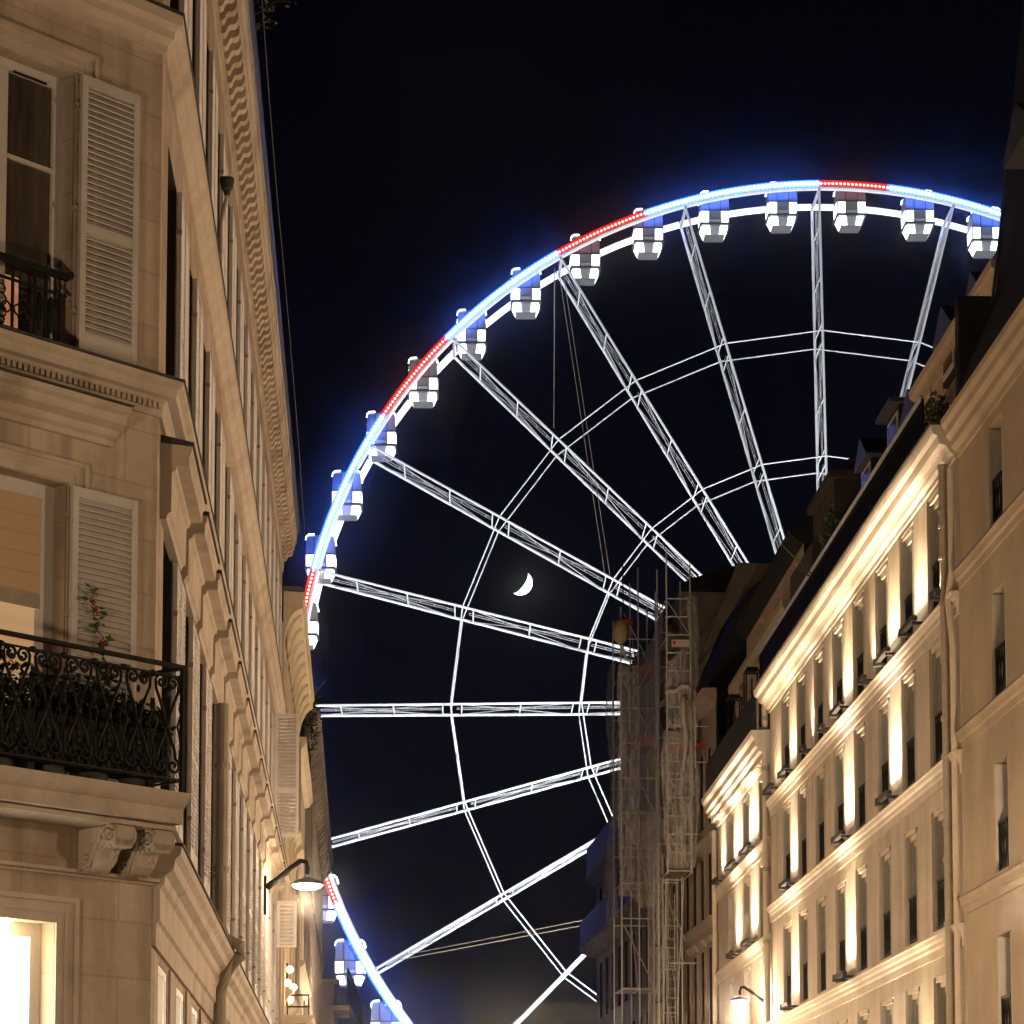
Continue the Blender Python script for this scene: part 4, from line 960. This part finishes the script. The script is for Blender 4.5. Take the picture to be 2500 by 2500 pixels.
wall('front_wall', M['grey_stone'], CB, R3, 16.02, 36.5, 0, 17.0, [(a, a + 1.1, lo, hi) for a in cxs for lo, hi in LV4], depth=.2, rmat=M['dark'])
for lo, hi in LV4:
    w_ = window(CB, R3, cxs[0], cxs[0] + 1.1, lo, hi, -.18, 'glass', (.5,), .06)
    for i in range(1, 8): dup(w_, R3.v(2.4 * i))
MB().prism([(-.02, 13.3), (.2, 13.3), (.7, 13.5), (.8, 13.6), (.8, 13.75), (-.02, 13.78)], 16.02, 36.5).build('balcony_slab', M['grey_stone'], CB, R3)
MB().box(16.02, 36.5, .72, .76, 13.78, 14.9).build('balcony_screen', M['iron'], CB, R3)
MB().prism([(-.02, 16.55), (.15, 16.6), (.45, 16.8), (.5, 17.0), (-.02, 17.02)], 16.02, 36.5).build('cornice', M['grey_stone'], CB, R3)
MB().box(16.02, 36.5, .40, .44, 17.02, 18.3).build('parapet_screen', M['iron'], CB, R3)
MB().prism([(-1.4, 17.02), (-2.6, 20.0), (-8, 20.4), (-8, 17.02)], 16.02, 36.5).build('roof', M['slate'], CB, R3)
MB().box(36.3, 36.498, -8, -.01, 0, 17.0).build('end_wall', M['grey_stone'], CB, R3)

# ================================================================== SCAFFOLD
SF = thing('scaffold_tower', 'tall tube scaffold with torn netting and a small red and white sign', 'scaffold', R3.w(4, .8, 0))
def pole(a, b, r=.026, name='pole', mat='steel'): return MB().tube([a, b], r, 6).build(name, M[mat], SF, R3)
def hpoles(s0, s1, d0, d1, hs, name='transom'):
    for h in hs: pole((s0, d0, h), (s1, d1, h), .024, name)
# right tower: frames facing the street end
for s in (3.0, 5.4):
    for d in (.40, 1.20): pole((s, d, 12.9 if s < 4 else 2.0), (s, d, 22.9 + (.5 if d < 1 else .9)), .030, 'standard')
hs = [13.0 + .615 * i for i in range(16)]
hpoles(3.0, 3.0, .40, 1.20, hs); hpoles(5.4, 5.4, .40, 1.20, hs[::2])
for d in (.40, 1.20): hpoles(3.0, 5.4, d, d, [12.95, 14.9, 16.9, 18.9, 20.9, 22.2], 'ledger')
for h in (13.05, 14.98, 16.98, 18.98, 20.98):
    MB().box(3.05, 5.35, .45, 1.15, h, h + .05).build('deck', M['plank'], SF, R3)
    pole((3.0, 1.2, h), (5.4, 1.2, h + 1.9), .02, 'brace'); pole((3.02, .40, h), (3.02, 1.2, h + 1.2), .016, 'brace')
for h in (17.0, 19.0): MB().box(3.0, 3.03, .42, 1.18, h + .02, h + .22).build('toe_board', M['redboard'], SF, R3)
# inner extension
for d in (-.35, .40): pole((2.0, d, 16.3), (2.0, d, 18.9), .024, 'standard')
hpoles(2.0, 2.0, -.35, .40, [16.5, 17.7, 18.8]); MB().box(2.0, 2.03, -.3, .38, 16.95, 17.15).build('toe_board', M['redboard'], SF, R3)
pole((3.4, -.6, 14.3), (3.4, 1.0, 14.3), .035, 'tie_tube'); pole((5.0, -.2, 10.1), (5.0, .9, 10.1), .03, 'tie_tube')
# lower stair tower
for s in (6.2, 8.6):
    for d in (.45, .95): pole((s, d, .0), (s, d, 14.0), .028, 'standard')
hpoles(6.2, 6.2, .45, .95, [1.0 + 1.5 * i for i in range(9)]); hpoles(8.6, 8.6, .45, .95, [1.0 + 2.0 * i for i in range(7)])
for i in range(6):
    h = 1.0 + 2.0 * i
    MB().box(6.25, 8.55, .48, .92, h, h + .05).build('deck', M['plank'], SF, R3)
    pole((6.2, .45, h), (8.6, .45, h + 2), .02, 'brace'); pole((6.2, .95, h + 2), (8.6, .95, h), .02, 'brace')
for base in (7.2, 9.9):
    for d in (.56, .84): pole((6.1, d, base), (6.1, d, base + 2.7), .018, 'ladder_rail')
    for i in range(8): pole((6.1, .56, base + .2 + .32 * i), (6.1, .84, base + .2 + .32 * i), .014, 'ladder_rung')
for d0, d1, h0, h1 in ((1.1, .95, 12.9, 8.0), (.5, .45, 12.9, 9.0), (.45, 1.0, 10.8, 12.9)): pole((4.2, d0, h0), (6.2, d1, h1), .022, 'brace')
# left tower
for s in (12.0, 14.5):
    for d in (.40, 1.05, 1.70): pole((s, d, 0), (s, d, 24.6 - .6 * (d > 1.4) + .9 * (d == 1.05)), .030, 'standard')
hl = [2.0, 4.6, 7.2, 9.8] + [12.4 + 1.3 * i for i in range(9)]
hpoles(12.0, 12.0, .40, 1.70, hl); hpoles(14.5, 14.5, .40, 1.70, hl[::2])
for d in (.40, 1.05, 1.70): hpoles(12.0, 14.5, d, d, hl[1::2], 'ledger')
for i, h in enumerate(hl[1::2]):
    MB().box(12.05, 14.45, .45, 1.65, h + .03, h + .08).build('deck', M['plank'], SF, R3)
    pole((12.0, 1.70 - .6 * (i % 2), h), (14.5, 1.05, h + 2.6), .02, 'brace'); pole((12.0, .45, h), (12.0, 1.65, h + 2.4), .018, 'brace')
for h in (21.4, 18.8): MB().box(11.96, 11.985, .45, 1.2, h, h + .42).build('toe_board', M['redboard'], SF, R3)
hpoles(5.4, 12.0, 1.20, 1.05, [14.9, 18.9, 20.9], 'ledger'); hpoles(5.4, 12.0, .40, .40, [14.9, 18.9, 20.9], 'ledger')
# netting sheets: rumpled, hung off the tubes
def net(name, fn, nu, nv, amp, seed, mat='net'):
    r_ = random.Random(seed); mb = MB(); ph = [r_.uniform(0, 6.28) for _ in range(6)]
    for i in range(nu + 1):
        for j in range(nv + 1):
            u, v = i / nu, j / nv; p = fn(u, v)
            w = amp * (math.sin(9 * u + 5 * v + ph[0]) + .6 * math.sin(17 * u - 11 * v + ph[1]) + .5 * math.sin(31 * u + 3 * v + ph[2]) + .35 * math.sin(23 * v + ph[3])) + r_.uniform(-.3, .3) * amp
            mb.v.append((p[0] + w, p[1] + w * .7, p[2] + w * .4))
    for i in range(nu):
        for j in range(nv):
            a = i * (nv + 1) + j; mb.f.append((a, a + 1, a + nv + 2, a + nv + 1))
    return tag(mb.build(name, M[mat], SF, R3, smooth=True), kind='stuff')
net('netting', lambda u, v: (2.93, .30 + 1.0 * u - .22 * math.sin(math.pi * u) * 0 - (.16 * math.sin(math.pi * v) if u < .5 else -.10 * math.sin(math.pi * v)) * abs(u - .5) * 2, 13.1 + 4.6 * v), 22, 46, .035, 1)
net('netting', lambda u, v: (2.93, .20 + .32 * u - .10 * math.sin(3.1 * v), 17.4 + 4.9 * v), 12, 40, .03, 2)
net('netting', lambda u, v: (2.95, .45 + .80 * u, 17.8 + (3.0 - .9 * u) * v), 18, 34, .03, 12)
net('netting', lambda u, v: (3.0 + 7.0 * u, 1.30 + .18 * math.sin(3.14 * v), 14.2 + (7.9 - 1.2 * u) * v), 40, 40, .03, 3)
net('netting', lambda u, v: (11.9, 1.05 + .78 * u, 13.2 + 8.6 * v), 18, 60, .035, 4)
net('netting', lambda u, v: (11.9, .42 + .7 * u, 12.8 + 3.2 * v), 14, 26, .04, 5)
net('netting', lambda u, v: (12 + 3.2 * u, 1.85 + .1 * math.sin(9 * v), 12.5 + 9.6 * v), 20, 50, .04, 6)
net('netting', lambda u, v: (9.6, .52 + .52 * u + .03 * math.sin(7 * v), .5 + 15.4 * v), 12, 80, .018, 7)
rope = MB()
for k in range(2):
    rope.tube([(2.9, 1.25 - .09 * i + .01 * k, 18.95 + .05 * math.sin(i * 1.3) + .05 * k + .035 * i) for i in range(10)], .05, 6)
rope.build('rolled_net', M['net_cloth'], SF, R3, smooth=True)
rl = MB().tube([(2.9, .62 + .05 * math.sin(i), 18.9 - .32 * i) for i in range(9)], [.07, .10, .09, .08, .09, .08, .07, .05, .04], 7); rl.build('gathered_net', M['net_cloth'], SF, R3, smooth=True)
# small company board: red square and unreadable small pink lettering
sb_ = MB().box(2.90, 2.925, .44, 1.04, 20.56, 20.80).build('sign_board', M['sign_white'], SF, R3)
MB().box(2.893, 2.898, .90, 1.02, 20.64, 20.77).build('red_mark', M['sign_red'], sb_, R3)
tx = MB(); r_ = random.Random(5)
for i in range(11):
    d_ = .86 - .035 * i
    tx.box(2.893, 2.898, d_ - .005, d_ + .003, 20.68, 20.74 + .02 * (i % 4 == 0)); tx.box(2.8935, 2.8975, d_ - .018, d_ - .006, 20.68 + .026 * (i % 3), 20.690 + .026 * (i % 3))
tx.build('lettering', M['sign_pink'], sb_, R3)
MB().box(2.895, 2.899, .45, 1.03, 20.585, 20.60).build('sign_rule', M['sign_pink'], sb_, R3)
ho_ = thing('hoist_bucket', 'tan canvas-covered hoist hanging at the outer top corner of the scaffold', 'hoist', R3.w(11.9, 1.85, 22.8))
MB().ball((0, 0, 0), .42, 12, 8, .8, .75, 1.15).build('canvas_cover', M['tan'], ho_, R3, (11.9, 1.72, 23.05), smooth=True)
MB().lathe([(.28, 0), (.30, .12), (.18, .20)], (0, -.18, .32), 10).build('motor', M['redboard'], ho_, R3, (11.9, 1.72, 23.0))
MB().tube([(0, -.05, -.45), (.02, -.15, -.8), (0, -.25, -1.0)], .06, 6).build('strap', M['frame'], ho_, R3, (11.9, 1.72, 23.0))
MB().tube([(0, -.1, -.5), (0, -.1, 2.6)], .025, 6).build('hoist_pole', M['iron'], ho_, R3, (11.9, 1.72, 23.0))

# ================================================================== STREET LAMPS
def street_lamp(fr, s, h, d, lab, e, col=NEUT, flipz=1, light=True):
    t_ = thing('street_lamp', lab, 'street lamp', fr.w(s, 0, h), 'wall-mounted street lamps')
    MB().box(-.05, .05, .005, .05, -.55, .30).build('wall_plate', M['iron'], t_, fr, (s, 0, h))
    pts = [(0, .05, -.12), (0, d * .35, .03), (0, d * .65, .22), (0, d * .85, .32), (0, d * .97, .30), (0, d, .20), (0, d, .10)]
    MB().tube(pts, [.055, .05, .042, .04, .04, .038, .03], 8).build('arm', M['iron'], t_, fr, (s, 0, h), smooth=True)
    hd = MB().lathe([(.04, .06), (.09, .035), (.19, .0), (.255, -.045), (.28, -.075), (.268, -.075), (.17, -.03), (.04, .0)], (0, d, 0), 20).build('shade', M['zinc'], t_, fr, (s, 0, h), smooth=True)
    MB().lathe([(.24, -.07), (.225, -.10), (.14, -.135), (.04, -.145)], (0, d, 0), 20).build('diffuser', M['lamp'], hd, fr, (s, 0, h), smooth=True)
    lamp('bulb', 'POINT', fr.w(s, d, h - .36), e, col, t_, .16)
street_lamp(LS, 22.3, 6.92, .70, 'lit street lamp on a curved black arm, left side wall', 250)
street_lamp(RS, 25.5, 7.55, .78, 'lit street lamp on a curved arm before the lower lit building', 1300)
street_lamp(RS, -10.0, 6.6, .75, 'lit street lamp on the plain house, right of the frame and nearer the camera', 1400, NEUT)
street_lamp(RS, -22.0, 6.2, .75, 'lit street lamp furthest right of the frame on the plain house', 1500, NEUT)
street_lamp(RS, -33.0, 6.2, .75, 'lit street lamp on the plain house nearest behind the camera', 1000, NEUT)
street_lamp(LS, 55.0, 5.9, 1.1, 'added street lamp on the grey building, below the frame', 3600)  # added out of view to brighten the scaffold and brown building
street_lamp(R3, 20.0, 6.0, .9, 'added street lamp on the end corner block, below the frame', 500)  # added out of view, more light for the far right buildings
def fill_post_lamp(fr, s, d, h, e, lab, col=NEUT):  # added lamps, kept below the frame, to light the right-hand walls
    t_ = thing('fill_post_lamp', lab, 'street lamp', fr.w(s, d, 0), 'added post lamps below the frame')
    MB().lathe([(.13, 0), (.11, .25), (.05, .45), (.045, h - .3), (.07, h - .25)], (0, 0, 0), 12).build('post', M['iron'], t_, fr, (s, d, .12))
    MB().lathe([(.07, h - .25), (.17, h - .15), (.19, h), (.13, h + .15), (.03, h + .22)], (0, 0, 0), 14).build('globe', M['lit_warm'], t_, fr, (s, d, .12))
    lamp('bulb', 'POINT', fr.w(s, d + .35, h + .12), e, col, t_, .2)
for k, (s, h) in enumerate(((8, 2.9), (18, 3.5), (30, 4.2), (42, 4.9))): fill_post_lamp(LS, s, 4.3, h, (420, 760, 1150, 1250)[k], 'added post lamp in the street below the frame, %s from the corner' % ordn(k))
sl = thing('near_fill_lamp', 'added post lamp outside the frame, lighting the plain house', 'street lamp', (-5.6, 9.5, 0))  # unseen lamp added to lift the plain house and the canted corner
MB().lathe([(.14, 0), (.12, .3), (.05, .5), (.045, 3.2), (.07, 3.25)], (0, 0, 0), 12).build('post', M['iron'], sl, WF, (-5.6, 9.5, 0))
MB().lathe([(.08, 3.25), (.20, 3.4), (.22, 3.6), (.16, 3.8), (.03, 3.9)], (0, 0, 0), 14).build('globe', M['lit_warm'], sl, WF, (-5.6, 9.5, 0))
lamp('bulb', 'POINT', (-5.1, 9.5, 3.6), 1000, NEUT, sl, .25)

# ================================================================== FERRIS WHEEL
YAW = .0205
WH = Frame((20.045, 165.0, 33.70), (math.cos(YAW), math.sin(YAW)), -1)
RW = 33.5; WD = 3.4; HUBW = 4.3; ROLL = R_(-.70)
def wp(phi, r, d=0): a = R_(phi) + ROLL; return (-r * math.cos(a), d, r * math.sin(a))
FW = thing('ferris_wheel', 'giant white ferris wheel with blue and red rim lights beyond the street', 'ferris wheel', WH.w(0, 0, -33.7))
PH_ = [-180 + 15 * i for i in range(24)]
WP[FW.name] = WH.w(0, 0, -33.7)
def arc(mb, p0, p1, r, d, rr, n=6, k=5): return mb.tube([wp(p0 + (p1 - p0) * i / k, r, d) for i in range(k + 1)], rr, n)
RED = {(60, 70.6), (90, 97.7), (33.5, 44.6), (4.0, 14.8), (-21.8, -15.2)}
def isred(p): return any(a <= p <= b for a, b in RED)
rb_, rr_ = MB(), MB(); bb_, br_ = MB(), MB()
for i in range(24):
    p0 = PH_[i]
    arc(MB(), p0, p0 + 15, RW - .22, 0, .16, 8, 6).build('front_rim', M['wheel_white'], FW, WH)
    arc(MB(), p0 + .1, p0 + 14.9, RW - .15, WD, .22, 8, 6).build('rear_rim', M['rim_light'], FW, WH)
N_LED = 24 * 35
for i in range(N_LED):
    p = -180 + 360 * (i + .5) / N_LED
    c = wp(p, RW + .05, -.12)
    if isred(p): rr_.ball(c, .088, 6, 4, 1, .8, 1)
    else: rb_.ball(c, .115, 6, 4, 1, .8, 1.25)
q = -180
while q < 180:
    c0, c1 = q, q + .5
    (br_ if isred(q + .25) else bb_).quad(wp(c0, RW - .16, -.10), wp(c1, RW - .16, -.10), wp(c1, RW + .28, -.10), wp(c0, RW + .28, -.10))
    q += .5
tag(rb_.build('blue_led_string', M['led_blue'], FW, WH), kind='stuff'); tag(rr_.build('red_led_string', M['led_red'], FW, WH), kind='stuff')
tag(bb_.build('blue_led_strip', M['led_blue_bed'], FW, WH), kind='stuff'); tag(br_.build('red_led_strip', M['led_red_bed'], FW, WH), kind='stuff')
def hubd(r, front): # spacing of the two chords along a spoke
    u = 1 - r / RW
    return (0 - (HUBW - WD) / 2 * u) if front else (WD + (HUBW - WD) / 2 * u)
for i in range(24):
    p = PH_[i]
    if p in (120, 135, 150, 165, -180): dens = .5
    else: dens = 1
    sp_ = thing('spoke', '', '', (0, 0, 0)) if False else None
    f_ = MB().tube([wp(p, r, hubd(r, True)) for r in (1.2, 12, 24, RW - .3)], .085, 7).build('spoke', M['wheel_white'], FW, WH)
    MB().tube([wp(p, r, hubd(r, False)) for r in (1.2, 12, 24, RW - .2)], .095, 7).build('rear_chord', M['wheel_white'], f_, WH)
    for r in (5, 8.5, 11.5, 15.2, 16.2, 19.5, 23.2, 24.4, 27.5, 30.8): MB().tube([wp(p, r, hubd(r, True)), wp(p, r, hubd(r, False))], .05, 5).build('cross_strut', M['wheel_white'], f_, WH)
    ld = MB(); off = .28
    for a_, b_, s0, s1 in ((1.5, 15.5, .3, .3), (16.3, 23.5, .3, .3), (24.4, 32.5, .3, .3)):
        for dd in (.42, .60):
            ld.tube([wp(p, a_, hubd(a_, True) + WD * dd * .9), wp(p, b_, hubd(b_, True) + WD * dd * .9)], .022, 4)
        n_ = int((b_ - a_) / .9)
        for k in range(n_):
            r = a_ + (k + .5) * .9; ld.tube([wp(p, r, hubd(r, True) + WD * .378), wp(p, r, hubd(r, True) + WD * .54)], .03, 4)
        ld.tube([wp(p, a_, hubd(a_, True)), wp(p, b_, hubd(b_, False))], .03, 5); ld.tube([wp(p, a_, hubd(a_, False)), wp(p, b_, hubd(b_, True))], .03, 5)
        mid = (a_ + b_) / 2; ld.tube([wp(p, a_, hubd(a_, False)), wp(p + .5, mid, hubd(mid, False) + .1), wp(p, b_, hubd(b_, False))], .04, 5)
    ld.build('ladder_and_bracing', M['wheel_grey'], f_, WH)
    for r in (15.7, 23.9):
        for fr_ in (True, False): MB().tube([wp(p, r, hubd(r, fr_)), wp(p + 15, r, hubd(r, fr_))], .048, 6).build('ring_strut', M['wheel_white'], FW, WH)
    nd = MB().tube([wp(p, RW - .35, -.15), wp(p, RW - .35, WD + .2)], .10, 6); nd.build('rim_joint', M['wheel_grey'], FW, WH)
MB().tube([(0, -2.2, 0), (0, WD + 2.2, 0)], 1.3, 20).build('hub', M['wheel_white'], FW, WH)
for sx_ in (-12, 12):
    for d_ in (-2.0, WD + 2.0): MB().tube([(0, d_, 0), (sx_, d_ + (-4 if d_ < 0 else 4), -33.7)], .45, 10).build('support_leg', M['wheel_white'], FW, WH)
def wpx(px, py, Y):
    u = (px - 1250) / F_PX; v = (PPY - py) / F_PX; c, s = math.cos(PITCH), math.sin(PITCH)
    r = Vector((u, c - v * s, s + v * c)); return Vector((0, 0, 1.6)) + r * (Y / r.y)
def tow(p): d_ = p - WH.o; return (d_.dot(WH.t), d_.dot(WH.n), d_.z)
for a_, b_, rr in (((1354, 655), (1352, 1045), .035), ((1364, 660), (1478, 1410), .022), ((1374, 660), (1490, 1410), .022), ((960, 2346), (1460, 2252), .03), ((975, 2334), (1460, 2240), .022)):
    MB().tube([tow(wpx(*a_, 166.5)), tow(wpx(*b_, 166.5))], rr, 5).build('cable', M['cable'], FW, WH)

# gondolas
gm = {}
def gondola(idx, phi, lab):
    c = wp(phi, RW + .32, WD / 2); c = (c[0], c[1], c[2] - .30)
    if not gm:
        hw = [(.60, .70), (.42, .93), (-.70, 1.00), (-1.62, .97), (-1.72, .93), (-2.38, .66)]
        D = .95
        def ring(mb, rows, d, mat=None): pass
        shell = MB()
        for k in range(len(hw) - 1):
            h1, w1 = hw[k]; h2, w2 = hw[k + 1]; e1 = D * (w1 / 1.0); e2 = D * (w2 / 1.0)
            A = [(-w1, -e1, h1), (w1, -e1, h1), (w1, e1, h1), (-w1, e1, h1)]; B = [(-w2, -e2, h2), (w2, -e2, h2), (w2, e2, h2), (-w2, e2, h2)]
            for j in range(4): shell.quad(A[j], B[j], B[(j + 1) % 4], A[(j + 1) % 4])
        h1, w1 = hw[0]; shell.quad((-w1, -D * w1, h1), (w1, -D * w1, h1), (w1, D * w1, h1), (-w1, D * w1, h1)); h1, w1 = hw[-1]; shell.quad((-w1, -D * w1, h1), (-w1, D * w1, h1), (w1, D * w1, h1), (w1, -D * w1, h1))
        gm['glazed_cabin'] = (shell, 'cab_glass')
        def wid(h):
            for k in range(len(hw) - 1):
                if hw[k][0] >= h >= hw[k + 1][0]:
                    u = (hw[k][0] - h) / (hw[k][0] - hw[k + 1][0]); return hw[k][1] + (hw[k + 1][1] - hw[k][1]) * u
            return .66
        def panel(x0, x1, h0, h1, side, n=3, pr=.015):
            mb = MB(); hs_ = [h0 + (h1 - h0) * k / n for k in range(n + 1)]
            for a_, b_ in zip(hs_, hs_[1:]):
                wa, wb = wid(a_), wid(b_)
                pa = [(x0 * wa, -(D * wa + pr) * side, a_), (x1 * wa, -(D * wa + pr) * side, a_)]; pb = [(x0 * wb, -(D * wb + pr) * side, b_), (x1 * wb, -(D * wb + pr) * side, b_)]
                mb.quad(pa[0], pa[1], pb[1], pb[0])
            return mb
        def sidep(sg, h0, h1, f0, f1, n=3, pr=.015):
            mb = MB(); hs_ = [h0 + (h1 - h0) * k / n for k in range(n + 1)]
            for a_, b_ in zip(hs_, hs_[1:]):
                wa, wb = wid(a_) + pr, wid(b_) + pr
                mb.quad((sg * wa, D * f0 * wid(a_), a_), (sg * wa, D * f1 * wid(a_), a_), (sg * wb, D * f1 * wid(b_), b_), (sg * wb, D * f0 * wid(b_), b_))
            return mb
        lit = []
        for sd in (1, -1):
            for x0, x1 in ((-.95, -.40), (.40, .95)):
                lit.append(panel(x0, x1, -1.55, -.80, sd)); lit.append(panel(x0, x1, -2.30, -1.74, sd))
        for sg in (-1, 1):
            lit.append(sidep(sg, -1.55, -.75, -.85, .85)); lit.append(sidep(sg, -2.30, -1.74, -.85, .85))
        gm['light_panel'] = lit
        tops = []
        for sg in (-1, 1):
            b = MB(); b.tube([(sg * .42, -.80, .62), (sg * .80, -.80, .60), (sg * .96, -.80, .46), (sg * 1.0, -.80, .24)], .06, 6); tops.append(b)
            b = MB(); b.tube([(sg * .42, .80, .62), (sg * .80, .80, .60), (sg * .96, .80, .46), (sg * 1.0, .80, .24)], .06, 6); tops.append(b)
        gm['roof_light'] = tops
        gr_ = MB(); gr_.box(-1.06, 1.06, -1.02, 1.02, -1.70, -1.62)
        for x in (-.40, .40): gr_.box(x - .025, x + .025, -.99, -.955, -1.6, .4); gr_.box(x - .025, x + .025, .955, .99, -1.6, .4)
        gr_.box(-1.0, 1.0, -.99, -.96, -.76, -.70); gr_.box(-1.0, 1.0, .96, .99, -.76, -.70)
        gm['frame'] = (gr_, 'cab_dark')
        rp = panel(-.36, .36, -2.30, -1.76, 1); 
        for k in range(5): rp.box(-.25, .25, -.92 + .04 * k, -.90 + .04 * k, -1.86 - .1 * k, -1.84 - .1 * k)
        rp.box(-.34, .34, -.985, -.965, -1.55, -1.35)
        gm['door_step'] = (rp, 'cab_grey')
        gm['hanger'] = (MB().tube([(0, -WD / 2, .28), (0, WD / 2, .28)], .07, 6).tube([(-.5, -.5, .62), (0, 0, .05), (.5, .5, .62)], .05, 5), 'wheel_grey')
        for k in list(gm):
            v = gm[k]
            for mb in ([v[0]] if isinstance(v, tuple) else v): mb.v = [(p_[0] * .93, p_[1] * .93, p_[2] * .96) for p_ in mb.v]
            if isinstance(v, tuple): me = v[0].mesh(k, WH); me.materials.append(M[v[1]]); gm[k] = [me]
            else:
                L_ = []
                for mb in v:
                    me = mb.mesh(k, WH, k == 'roof_light'); me.materials.append(M['cab_light']); L_.append(me)
                gm[k] = L_
    t_ = thing('gondola', lab, 'gondola', WH.w(*c), 'gondolas hanging on the wheel')
    for k, ms in gm.items():
        for me in ms:
            o = bpy.data.objects.new(k, me); put(o, WH.w(*c), t_)
phis = [108.75 - 7.5 * k for k in range(20)]
for k, ph in enumerate(phis):
    lab = 'lit white gondola on the wheel, %s from the right end of the visible arc' % ordn(k) if ph > -4 else 'lit white gondola low on the wheel, %s below the horizontal spoke' % ordn(int(round((-3.75 - ph) / 7.5)))
    gondola(k, ph, lab)
# floodlights at the foot of the wheel
for i, (x, y, tx_, tz_, e, lab) in enumerate(((5, 138, 2, 36, 80000, 'floodlight on a stand at the left foot of the wheel'), (12, 136, 12, 56, 110000, 'floodlight on a stand before the middle of the wheel'), (30, 138, 24, 58, 85000, 'floodlight on a stand at the right foot of the wheel'))):
    t_ = thing('floodlight', lab, 'floodlight', (x, y, 0), 'floodlights at the foot of the wheel')
    MB().tube([(0, 0, 0), (0, 0, 1.6)], .06, 8).build('stand', M['iron'], t_, WF, (x, y, 0))
    MB().box(-.35, .35, -.2, .15, 1.6, 2.05).build('housing', M['iron'], t_, WF, (x, y, 0))
    MB().quad((-.3, -.1, 2.06), (.3, -.1, 2.06), (.3, .12, 2.06), (-.3, .12, 2.06)).build('lens', M['lamp'], t_, WF, (x, y, 0))
    lamp('beam', 'SPOT', (x, y, 2.3), e, (.92, .96, 1.0), t_, .4, (tx_, 166, tz_), 95, .5)

# ================================================================== MOON
MD = 9000.0; ang = math.radians(.52) / 2
mo = MB().ball((0, 0, 0), MD * math.tan(ang), 64, 40).build('moon', M['moon'], None, WF, tuple(Vector((0, 0, 1.6)) + wpx(1270, 1423, 1.0).__sub__(Vector((0, 0, 1.6))).normalized() * MD), smooth=True)
tag(mo, 'bright white crescent moon framed by the spokes of the wheel', 'moon')

# ================================================================== NIGHT AIR (forward-scattering haze round the whole scene)
hm = bpy.data.materials.new('haze_air'); hm.use_nodes = True; t = hm.node_tree; t.nodes.clear()
o_ = t.nodes.new("ShaderNodeOutputMaterial"); v_ = t.nodes.new("ShaderNodeVolumePrincipled")
v_.inputs["Density"].default_value = .00036; v_.inputs["Anisotropy"].default_value = .99; v_.inputs["Color"].default_value = (.96, .98, 1, 1)
t.links.new(v_.outputs[0], o_.inputs["Volume"])
tag(MB().box(-6100, 6100, -6100, 6100, -1.6, 72).build('haze', hm, None, WF), kind='stuff')
